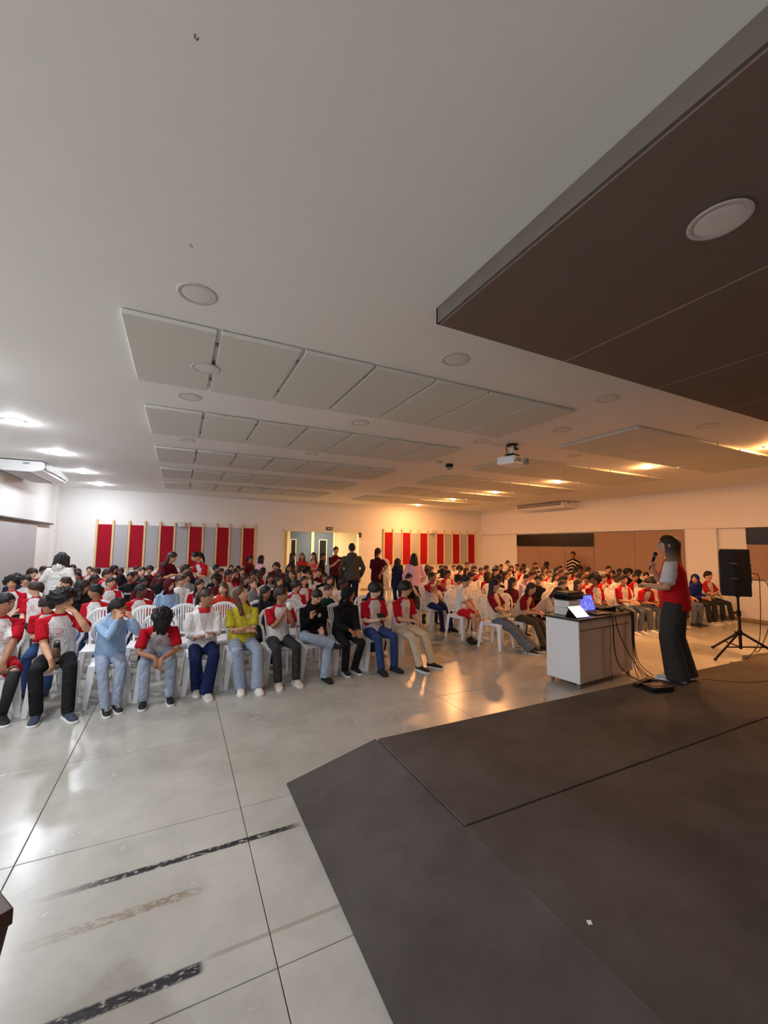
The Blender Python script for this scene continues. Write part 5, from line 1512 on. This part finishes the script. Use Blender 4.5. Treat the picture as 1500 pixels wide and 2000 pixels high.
# right block: x, y, head height, hair, shirt, gaze, skin
RIGHT_SEATS = [
    (6.64,5.70,0.99,'long', 'raglan', 'front', 'light'),
    (7.10,5.70,1.04,'long', 'maroon', 'front', 'light'), (7.62,5.70,1.11,'curly', 'raglan', 'left', 'brown'), (9.46,5.70,0.99,'short', 'raglan', 'left', 'tan'), (10.02,5.72,0.98,'short', 'raglan', 'front', 'brown'),
    (10.60,5.72,1.10,'short', 'raglan', 'left', 'tan'), (6.45,8.25,0.97,'fringe', 'white', 'right', 'tan'), (6.16,6.55,0.92,'long', 'maroon', 'right', 'tan'), (6.95,6.55,0.97,'short', 'black', 'left', 'tan'),
    (7.71,6.55,0.93,'long', 'black', 'right', 'tan'), (8.44,6.55,1.00,'short', 'raglan', 'left', 'brown'), (9.01,6.55,1.03,'short', 'raglan', 'front', 'tan'), (10.20,6.55,0.97,'short', 'raglan', 'left', 'brown'),
    (10.71,6.55,1.04,'short', 'white', 'left', 'tan'), (5.48,7.40,1.03,'fringe', 'white', 'right', 'brown'), (7.40,7.40,0.93,'short', 'pink', 'hand', 'tan'), (7.92,7.40,1.04,'short', 'white', 'left', 'tan'),
    (8.43,7.40,0.94,'long', 'white', 'front', 'tan'), (8.86,7.40,0.93,'short', 'white', 'front', 'tan'), (10.64,7.40,0.98,'short', 'raglan', 'left', 'brown'), (11.22,7.40,1.08,'curly', 'black', 'left', 'brown'),
    (5.36,8.25,1.02,'long', 'pink', 'right', 'tan'), (6.99,8.25,1.03,'long', 'raglan', 'right', 'tan'), (7.53,8.25,1.04,'long', 'white', 'right', 'tan'), (8.49,8.25,0.91,'fringe', 'raglan', 'right', 'tan'),
    (9.12,8.25,0.98,'short', 'raglan', 'front', 'tan'), (11.59,8.25,1.11,'short', 'maroon', 'left', 'tan'), (6.38,9.10,0.98,'short', 'raglan', 'right', 'brown'), (7.24,9.10,1.02,'long', 'maroon', 'front', 'tan'),
    (7.98,9.10,1.06,'short', 'black', 'right', 'tan'), (9.41,9.10,1.05,'long', 'maroon', 'front', 'tan'), (9.94,9.10,1.06,'long', 'white', 'front', 'tan'), (10.46,9.10,0.94,'long', 'black', 'front', 'tan'),
    (11.35,9.10,1.07,'curly', 'black', 'front', 'brown'), (11.93,9.10,1.03,'short', 'orange', 'front', 'brown'), (6.82,9.95,1.02,'long', 'maroon', 'right', 'tan'), (7.64,9.95,1.00,'long', 'raglan', 'right', 'tan'),
    (9.35,9.95,1.07,'long', 'white', 'left', 'tan'), (11.91,9.95,1.01,'short', 'black', 'front', 'tan'), (8.05,10.80,1.04,'curly', 'raglan', 'left', 'brown'), (9.08,10.80,1.03,'short', 'raglan', 'right', 'brown'),
    (10.48,10.80,1.07,'short', 'raglan', 'left', 'brown'), (11.32,10.80,1.14,'short', 'black', 'front', 'tan'), (11.87,10.80,1.11,'short', 'maroon', 'right', 'brown'), (10.49,11.65,1.05,'short', 'black', 'front', 'brown'),
    (11.61,11.65,1.02,'short', 'black', 'right', 'brown'), (9.59,12.50,1.06,'short', 'white', 'front', 'brown'), (11.67,12.50,1.11,'short', 'white', 'front', 'tan'),
]

EMPTY = [(-0.84, 6.40, 2, 'empty white chair behind the person in the light blue hoodie'), (-0.36, 6.40, -1, 'empty white chair behind the bowed person'),
         (0.12, 6.40, 1, 'empty white chair behind the person in the white jacket'), (0.64, 6.40, 0, 'empty white chair behind the person in the yellow jersey'),
         (5.52, 6.60, 5, 'empty white chair beside the person in the plain white tee'), (6.06, 7.42, 3, 'empty white chair one row behind the tee wearer'),
         (1.66, 6.40, 1, 'empty white chair behind the person in the black hoodie')]
FRONT_RIGHT = [(5.05, 5.72), (5.58, 5.72), (6.10, 5.72), (8.52, 5.72), (9.06, 5.72), (11.25, 5.72), (11.84, 5.70), (4.97, 6.60), (4.95, 7.60), (4.36, 7.62)]
ROWS = ['front', 'second', 'third', 'fourth', 'fifth', 'sixth', 'seventh', 'eighth', 'ninth', 'tenth']
GZKEY = {'front': 'f', 'right': 'r', 'left': 'l', 'down': 'd', 'hand': 'h'}
LONGS = {'black', 'blue', 'pink', 'grey', 'navy', 'green', 'cream', 'orange'}
GAP = 0.485                                     # centre to centre between two chairs of a row
def blocked(x, y):
    """half-open stretch of a row taken by somebody standing in it"""
    return [s_[1] for s_ in ST if -0.66 < s_[2] - y < 0.56]
def settle(xs_, y, fixed, lo, hi):
    xs_ = list(xs_)
    stand = blocked(0, y)
    for it in range(400):
        order = sorted(range(len(xs_)), key=lambda i: xs_[i])
        for a, b in zip(order, order[1:]):
            d = GAP - (xs_[b] - xs_[a])
            if d > 0: xs_[a] -= d / 2; xs_[b] += d / 2
        for i in order:
            for f_, w in [(q, GAP) for q in fixed] + [(q, 0.50) for q in stand]:
                if abs(xs_[i] - f_) < w: xs_[i] = f_ + (w if xs_[i] >= f_ else -w)
            xs_[i] = min(max(xs_[i], lo), hi)
    return xs_
PLAN, SIZES, MADE = [], (0.81, 0.86, 0.91), set()
def plan_block(seats, blk, y0, dy, lo, hi, fill_rows_, quota, fill_lo):
    rf = random.Random(40 + blk)
    fixed = [(q[0], q[1]) for q in EMPTY] + FRONT_RIGHT
    rows = {}
    for q in seats: rows.setdefault(round((q[1] - y0) / dy), []).append(q)
    want, idx = [], 0
    for r_ in sorted(set(rows) | set(fill_rows_)):
        y = y0 + dy * r_
        qs = rows.get(r_, [])
        fx = [f_[0] for f_ in fixed if abs(f_[1] - y) < 0.5]
        xs_ = settle([q[0] for q in qs], y, fx, lo, hi)
        for q, x in zip(qs, xs_): want.append((x, y, q[2], q[3], q[4], q[5], q[6], r_))
        if r_ in fill_rows_:
            x = fill_lo + rf.uniform(0, 0.15)
            while x < hi and quota > 0:
                if all(abs(x - q) >= GAP for q in xs_ + fx) and all(abs(x - q) >= 0.50 for q in blocked(0, y)):
                    want.append((x, y, rf.uniform(0.96, 1.03), rf.choice(['short', 'short', 'long', 'fringe', 'long', 'curly']), rf.choice(['raglan', 'raglan', 'black', 'maroon', 'raglan', 'navy', 'white', 'grey']),
                                 rf.choice(['front', 'right', 'right', 'left', 'front']), rf.choice(['tan', 'tan', 'brown', 'light', 'brown', 'deep']), r_))
                    xs_.append(x); quota -= 1
                x += 0.04
    for (x, y, hz, hair, shirt, gaze, skin, r_) in want:
        gz = GZKEY[gaze]
        rr_ = random.Random(idx * 17 + blk * 501 + 3)
        n = rr_.randrange(len(SEAT[gz]))
        s_ = min(SIZES, key=lambda q: abs(skeleton(dict(SEAT[gz][n], s=q))['Hc'].z - hz))
        kind = 'hoodie' if (shirt in LONGS and rr_.random() < 0.6 and gz != 'd') or hair == 'hood' else 'short'
        key = 'seat_%s%d_size%d' % (gz, n, SIZES.index(s_))
        if (key, kind) not in MADE:
            if key not in {q[0] for q in MADE}:
                F_(key, fine=False, shirt=kind, pants='reg', vox=0.0135, **dict(SEAT[gz][n], s=s_))
            else:
                job(key + '/shirt_' + kind, shirt_mb(SK[key], kind, True), 0.017, 4)
            MADE.add((key, kind))
        PLAN.append((x, y, key, hair, shirt, skin, gaze, blk, ROWS[min(r_ + (1 if blk == 0 else 0), 9)], kind, idx))
        idx += 1
    return quota
LEFT_OVER = plan_block(LEFT_SEATS, 0, 6.4, 0.82, -2.98, 3.35, (3, 4, 5, 6, 7, 8), 24, -2.95)
RIGHT_OVER = plan_block(RIGHT_SEATS, 1, 5.7, 0.85, 4.8, 12.12, (1, 2, 3, 4, 5, 6, 7), 24 + LEFT_OVER, 6.3)
run_jobs()

# ------------------------------------------------------------------ place the front figures
GRP_CH = 'white plastic chairs under seated people'
def hero(key, x, y, rz, skin, hair, hc, shk, shm, pk, pm, shoe, sole, label, seat_lab, hairmat=None, **kw):
    place(key, 'person', label, (x, y), R(rz), skin, hair, hc, shk, shm, pk, pm, shoe, sole, hairmat=hairmat, **kw)
    chair(x, y + 0.015, R(rz * 0.6), seat_lab, True, None)
HERO = [
    ('f1', -1.62, 5.62, 20, 'c', 's', 'black', 'short', 'R', 'shorts', 'red', 'black', M_SOLE, 'person in red shorts, dark leggings and striped black trainers', 'white plastic chair under the person in red shorts and leggings', None, dict(stripes=True)),
    ('f2', -1.12, 5.62, 6, 'b', 'c', 'black', 'short', 'R', 'reg', 'black', 'blue', M_SOLE, 'person in raglan shirt and black trousers covering the mouth with a hand', 'white plastic chair under the person covering the mouth', None, {}),
    ('f3', -0.64, 5.62, 10, 'b', 's2', 'black', 'hoodie', 'B', 'reg', 'jeans', 'black', M_SOLE, 'person with glasses in a light blue hoodie holding hands to mouth', 'white plastic chair under the person in the light blue hoodie', None, dict(laces=True)),
    ('f4', -0.16, 5.62, 2, 'c', 'bow', 'black', 'short', 'R', 'reg', 'jeans', 'black', M_SOLE, 'person in raglan shirt and pale jeans bowed forward, hands clasped', 'white plastic chair under the bowed person in pale jeans', None, {}),
    ('f5', 0.31, 5.62, 4, 'c', 'b', 'brown', 'hoodie', 'w', 'wide', 'navy', 'cream', M_SOLE, 'person in a white zip jacket and wide navy trousers, arms folded', 'white plastic chair under the person in the white jacket', None, {}),
    ('f6', 0.77, 5.62, 2, 'b', 'l', 'chestnut', 'short', 'J', 'wide', 'jeans', 'white', M_SOLE, 'person in a yellow football jersey and white clogs looking up', 'white plastic chair under the person in the yellow jersey', None, {}),
    ('f7', 1.23, 5.62, 4, 'c', 's2', 'brown', 'short', 'R', 'reg', 'dark', 'cream', M_SOLE, 'person in charcoal trousers holding a snack wrapper at the chest', 'white plastic chair under the person with the snack wrapper', None, {}),
    ('f8', 1.69, 5.62, 3, 'b', 's', 'black', 'hoodie', 'k', 'wide', 'jeans', 'black', M_SOLEK, 'person in a black hoodie and pale jeans with one leg crossed', 'white plastic chair under the person with crossed leg', None, {}),
    ('f9', 2.15, 5.62, 5, 'c', 'h', 'black', 'hoodie', 'K', 'reg', 'black', 'navy', M_SOLE, 'person in black with the hood up and hands on the knees', 'white plastic chair under the person with the black hood up', 'K', {}),
    ('f10', 2.61, 5.62, 4, 'a', 'm', 'black', 'short', 'R', 'reg', 'blue', 'navy', M_SOLEK, 'person in raglan shirt and blue jeans looking down at a phone', 'white plastic chair under the person in blue jeans with a phone', None, {}),
    ('f11', 3.09, 5.62, 14, 'b', 'm', 'black', 'short', 'R', 'reg', 'beige', 'black', M_SOLE, 'person with glasses in beige trousers holding a dark drink can', 'white plastic chair under the person in beige trousers', None, {}),
    ('r1', 4.36, 7.62, -32, 'b', 's', 'black', 'short', 'K', 'slim', 'navy', 'black', M_SOLEK, 'person in black top resting chin on hand at the aisle', 'white plastic chair under the person resting the chin', None, {}),
    ('r2', 4.95, 7.60, 8, 'c', 's', 'black', 'short', 'R', 'slim', 'navy', 'black', M_SOLEK, 'person in dark jeans pressing both hands to the mouth', 'white plastic chair under the person pressing hands to mouth', None, {}),
    ('r3', 4.97, 6.60, 20, 'b', 's2', 'black', 'short', 'W', 'shorts', 'red', 'white', M_SOLE, 'person in a plain white tee and red shorts, hands between knees', 'white plastic chair under the person in white tee and red shorts', None, {}),
    ('r4', 5.05, 5.72, 26, 'b', 'l', 'black', 'short', 'V', 'wide', 'denim', 'black', M_SOLE, 'person in maroon raglan with folded arms and stretched out denim legs', 'white plastic chair under the person with stretched out legs', None, {}),
    ('r5', 5.58, 5.72, 22, 'b', 'l2', 'brown', 'short', 'V', 'reg', 'olive', 'black', M_SOLEK, 'person in olive trousers leaning forward with forearms on knees', 'white plastic chair under the person in olive trousers', None, {}),
    ('r6', 6.10, 5.72, 18, 'b', 'l', 'brown', 'short', 'Y', 'reg', 'black', 'black', M_SOLEK, 'person in a cream top bowed low beside the desk', 'white plastic chair under the person bowed low', None, {}),
    ('r8', 8.52, 5.72, -5, 'b', 's2', 'black', 'short', 'R', 'reg', 'denim', 'white', M_SOLE, 'person in jeans sitting upright behind the sound mixer', 'white plastic chair under the upright person behind the mixer', None, {}),
    ('r9', 9.06, 5.72, -6, 'c', 'c', 'black', 'short', 'R', 'reg', 'denim', 'white', M_SOLE, 'person in raglan shirt hunched forward beside the speaker with microphone', 'white plastic chair under the hunched person', None, {}),
    ('r10', 11.25, 5.72, -8, 'b', 'h', 'black', 'hoodie', 'b', 'reg', 'dark', 'cream', M_SOLE, 'person in a royal blue hoodie, hood up, leaning sideways', 'white plastic chair under the person in royal blue', 'b', {}),
    ('r11', 11.84, 5.70, -6, 'b', 's2', 'black', 'short', 'R', 'reg', 'dark', 'cream', M_SOLE, 'person in raglan shirt with folded arms at the wall end', 'white plastic chair under the person with folded arms by the wall', None, {}),
]
for (key, x, y, rz, sk, hr, hc, shk, shm, pk, pm, shoe, sole, lab, clab, hm, kw) in HERO:
    hero(key, x, y, rz, sk, hr, hc, shk, shm, pk, pm, shoe, sole, lab, clab, SHIRT[hm] if hm else None, **kw)
def root_of(x, y, rz, z=0.0):
    return Matrix.Translation((x, y, z)) @ Matrix.Rotation(R(rz), 4, 'Z')
def persons_named(txt):
    return [o for o in COL.objects if o.get('label', '').startswith(txt)][0]

# leggings of the person in red shorts
k = SK['f1']; lg = MB()
for nm in 'LR':
    h = k[nm]
    lg = MB().tube([h['J'].lerp(h['K'], 0.9), h['K'], h['K'].lerp(h['A'], 0.3), h['A']], [0.052, 0.054, 0.055, 0.037], n=14, dome=0.1)
    obj('legging', lg, PANTS['dark'], persons_named('person in red shorts'), smooth=True)
k = SK['r3']
for nm in 'LR':
    h = k[nm]
    obj('sock', MB().tube([h['K'].lerp(h['A'], 0.72), h['A']], [0.044, 0.036], n=12, dome=0.1), M_SHOE['white'], persons_named('person in a plain white tee'), smooth=True)

def glasses(key, who):
    k = SK[key]; s = k['s']
    o = MB()
    for sg in (-1, 1):
        c = V((sg * 0.033, -0.102, 0.010))
        o.tube([c + V((0.024 * math.cos(a), 0, 0.018 * math.sin(a))) for a in [i * math.pi / 6 for i in range(13)]], [0.0028] * 13, n=5, dome=0.0)
        o.tube([(sg * 0.056, -0.100, 0.014), (sg * 0.084, -0.05, 0.012), (sg * 0.086, 0.01, 0.006)], [0.0028] * 3, n=5)
    o.tube([(-0.010, -0.104, 0.012), (0.010, -0.104, 0.012)], [0.0028] * 2, n=5)
    g = obj('glasses', o, M_BLACK, persons_named(who), smooth=True)
    g.matrix_local = Matrix.Translation(k['Hc']) @ k['HR'].to_4x4() @ Matrix.Scale(s, 4)
glasses('f3', 'person with glasses in a light blue')
glasses('f11', 'person with glasses in beige')

def held(key, x, y, rz, nm, along, z=0.0):
    """world frame at a hand of a placed figure"""
    k = SK[key]; h = k[nm]
    return root_of(x, y, rz, z) @ Matrix.Translation(h['W'] + h['hd'] * along * k['s'])
hx = {q[0]: q for q in HERO}
def at_hand(key, nm, along):
    q = hx[key]
    return held(key, q[1], q[2], q[3], nm, along)
ph = empty('phone'); ph.matrix_world = at_hand('f10', 'L', 0.09) @ Matrix.Translation((-0.045, -0.030, 0.022)) @ Matrix.Rotation(R(-35), 4, 'X'); tag(ph, 'black phone in the hands of the person in blue jeans', 'phone')
obj('case', MB().box((0, 0, 0), (0.14, 0.009, 0.07)), M_BLACK, ph, bevel=0.006)
obj('screen', MB().box((0, 0.0048, 0), (0.13, 0.001, 0.062)), M_DARKGLASS, ph)
cn = empty('drink_can'); cn.matrix_world = at_hand('f11', 'L', 0.075) @ Matrix.Translation((0.02, -0.035, -0.03)); tag(cn, 'black drink can with green marks held by the person in beige', 'can')
obj('can_body', MB().lathe([(0.024, 0), (0.031, 0.008), (0.031, 0.135), (0.026, 0.148), (0.026, 0.15)], n=20), M_GLOSSBLACK, cn, smooth=False)
M_GREEN = mat('green_print', (70, 200, 40), 0.5)
for i in range(3):
    obj('green_stripe', MB().box((-0.012 + i * 0.012, -0.0305 + abs(i - 1) * 0.0025, 0.08), (0.004, 0.003, 0.06 - 0.012 * (i % 2))), M_GREEN, cn)
wr = obj('snack_wrapper', MB().ellip((0, 0, 0), (0.045, 0.03, 0.055), 10, 8), M_PAPER, smooth=False)
wr.matrix_world = at_hand('f7', 'R', 0.09) @ Matrix.Translation((0.035, -0.03, 0.02)); tag(wr, 'crumpled white snack wrapper held up at the chest', 'wrapper')
for v_ in wr.data.vertices: v_.co *= 1 + 0.35 * noise.noise(v_.co * 60)
bt = empty('drink_bottle', (0, 0, 0)); q = hx['f2']
bt.matrix_world = root_of(q[1], q[2], q[3]) @ Matrix.Translation((0.02, -0.31, 0.575)); tag(bt, 'brown bottle with black cap on the lap in black trousers', 'bottle')
obj('bottle_body', MB().lathe([(0.030, 0), (0.036, 0.01), (0.036, 0.09), (0.028, 0.11)], n=18), mat('amber_bottle', (92, 62, 44), 0.35), bt, smooth=True)
obj('cap', MB().lathe([(0.030, 0.108), (0.030, 0.14), (0.024, 0.15)], n=18), M_BLACK, bt)
obj('carry_loop', MB().tube([V((0.022 * math.cos(a), 0, 0.15 + 0.03 * math.sin(a))) for a in [i * math.pi / 6 for i in range(7)]], [0.004] * 7, n=6), M_BLACK, bt, smooth=True)
bg_ = empty('backpack', (4.83, 6.12, 0), R(70), 0.75); tag(bg_, 'dark backpack slumped on the floor by the red shorts', 'backpack')
obj('bag_body', MB().ellip((0, 0, 0.075), (0.19, 0.13, 0.075), 16, 10), M_BLACK, bg_, smooth=True)
obj('pocket', MB().ellip((0, -0.09, 0.055), (0.13, 0.06, 0.05), 14, 8), M_DARKPL, bg_, smooth=True)
obj('strap', MB().tube([(-0.08, 0.0, 0.14), (-0.04, 0.02, 0.18), (0.04, 0.02, 0.18), (0.08, 0.0, 0.14)], [0.009] * 4, n=6), M_BLACK, bg_, smooth=True)

# presenter and microphone
PX, PY, PRZ = 5.44, 2.98, -158
place('pres', 'person', 'person in red vest and wide dark trousers speaking into a microphone', (PX, PY), R(PRZ), 'b', 'pres', 'ombre', 'short', 'v', 'palazzo', 'stone', 'cream', M_SOLE, z=SZ + 0.002).scale = (1.07, 1.07, 1.0)
mic = empty('microphone')
k = SK['pres']; h = k['R']
tip = k['Hc'] + k['HR'] @ V((0.004, -0.125, -0.062)) * k['s']
grip = h['W'] + h['hd'] * 0.07 * k['s']
d_ = (tip - grip).normalized()
mic.matrix_world = root_of(PX, PY, PRZ, SZ) @ Matrix.Translation(tip - d_ * 0.02) @ d_.to_track_quat('Z', 'Y').to_matrix().to_4x4()
tag(mic, 'black handheld microphone raised to the mouth of the person in red vest', 'microphone')
obj('handle', MB().lathe([(0.011, -0.24), (0.013, -0.235), (0.017, -0.06), (0.020, -0.045)], n=16), M_BLACK, mic, smooth=False)
obj('grille_ball', MB().ellip((0, 0, -0.02), (0.026, 0.026, 0.030), 14, 10), M_DARKPL, mic, smooth=True)
obj('collar_ring', MB().lathe([(0.024, -0.048), (0.027, -0.042), (0.024, -0.036)], n=16), M_GREYPL, mic)

# ------------------------------------------------------------------ standing figures
for (key, x, y, s_, rz, ps_, sk, hr, hc, shk, shm, pk, pm, lab) in ST:
    place(key, 'person', lab, (x, y), R(rz), sk, hr, hc, shk, shm, pk, pm, 'black', None)

# ------------------------------------------------------------------ the seated rows
SHTXT = {'raglan': 'red sleeved raglan shirt', 'white': 'white tee', 'black': 'black top', 'maroon': 'maroon shirt', 'blue': 'light blue sweatshirt', 'pink': 'pink top',
         'grey': 'grey top', 'navy': 'navy top', 'green': 'dark green top', 'cream': 'cream top', 'orange': 'orange red jacket', 'lettered': 'black lettered tee'}
SHKEY = {'raglan': 'R', 'white': 'W', 'black': 'K', 'maroon': 'M', 'blue': 'B', 'pink': 'P', 'grey': 'G', 'navy': 'N', 'green': 'D', 'cream': 'Y', 'orange': 'O', 'lettered': 'T'}
SKKEY = {'light': 'a', 'tan': 'b', 'brown': 'c', 'deep': 'd'}
GZTXT = {'front': 'facing ahead', 'right': 'head turned', 'left': 'glancing aside', 'down': 'looking down', 'hand': 'hand at mouth'}
BLK = {0: 'cool-lit block', 1: 'warm-lit block'}
for (x, y, key, hair, shirt, skin, gaze, blk, row, kind, i) in PLAN:
    sh, sk = SHKEY[shirt], SKKEY[skin]
    r_ = random.Random(i * 31 + blk * 977 + 5)
    hairk = {'short': r_.choice(['s', 's', 's2']), 'fringe': 'm', 'long': r_.choice(['l', 'l', 'l2', 'cl' if sk == 'c' else 'l']), 'curly': 'c', 'hood': 'h'}[hair]
    hcol = 'black' if sk in 'cd' else r_.choice(['black', 'brown', 'brown'])
    if hair == 'long' and sk == 'a': hcol = 'chestnut'
    rz = r_.uniform(-3, 3)
    pm = r_.choice(['jeans', 'denim', 'black', 'dark', 'navy', 'blue', 'black'])
    lab = 'person in %s%s, %s, %s row of the %s' % (SHTXT[shirt], ' with maroon hood up' if hair == 'hood' else '', GZTXT[gaze] if hair != 'hood' else 'seated', row, BLK[blk])
    place(key, 'person', lab, (x, y), R(rz), sk, hairk, hcol, kind, sh, 'reg', pm, r_.choice(['black', 'white', 'navy']), None,
          group='seated people of the ' + BLK[blk], hairmat=SHIRT['q'] if hair == 'hood' else None)
    chair(x, y + 0.02, R(rz), 'occupied white plastic chair in the %s row of the %s' % (row, BLK[blk]), False, 'occupied white chairs of the ' + BLK[blk])
# empty chairs
for (x, y, rz, lab) in EMPTY: chair(x, y, R(rz), lab, True, None)
for (x, y, n, lab) in ((4.95, 13.1, 5, 'white chair in the stack beside the doorway'), (5.72, 11.75, 5, 'white chair in the stack under the battens by the aisle')):
    for i in range(n):
        chair(x, y, R(170), lab, False, lab.replace('white chair in', 'chairs of'), z=i * 0.118)
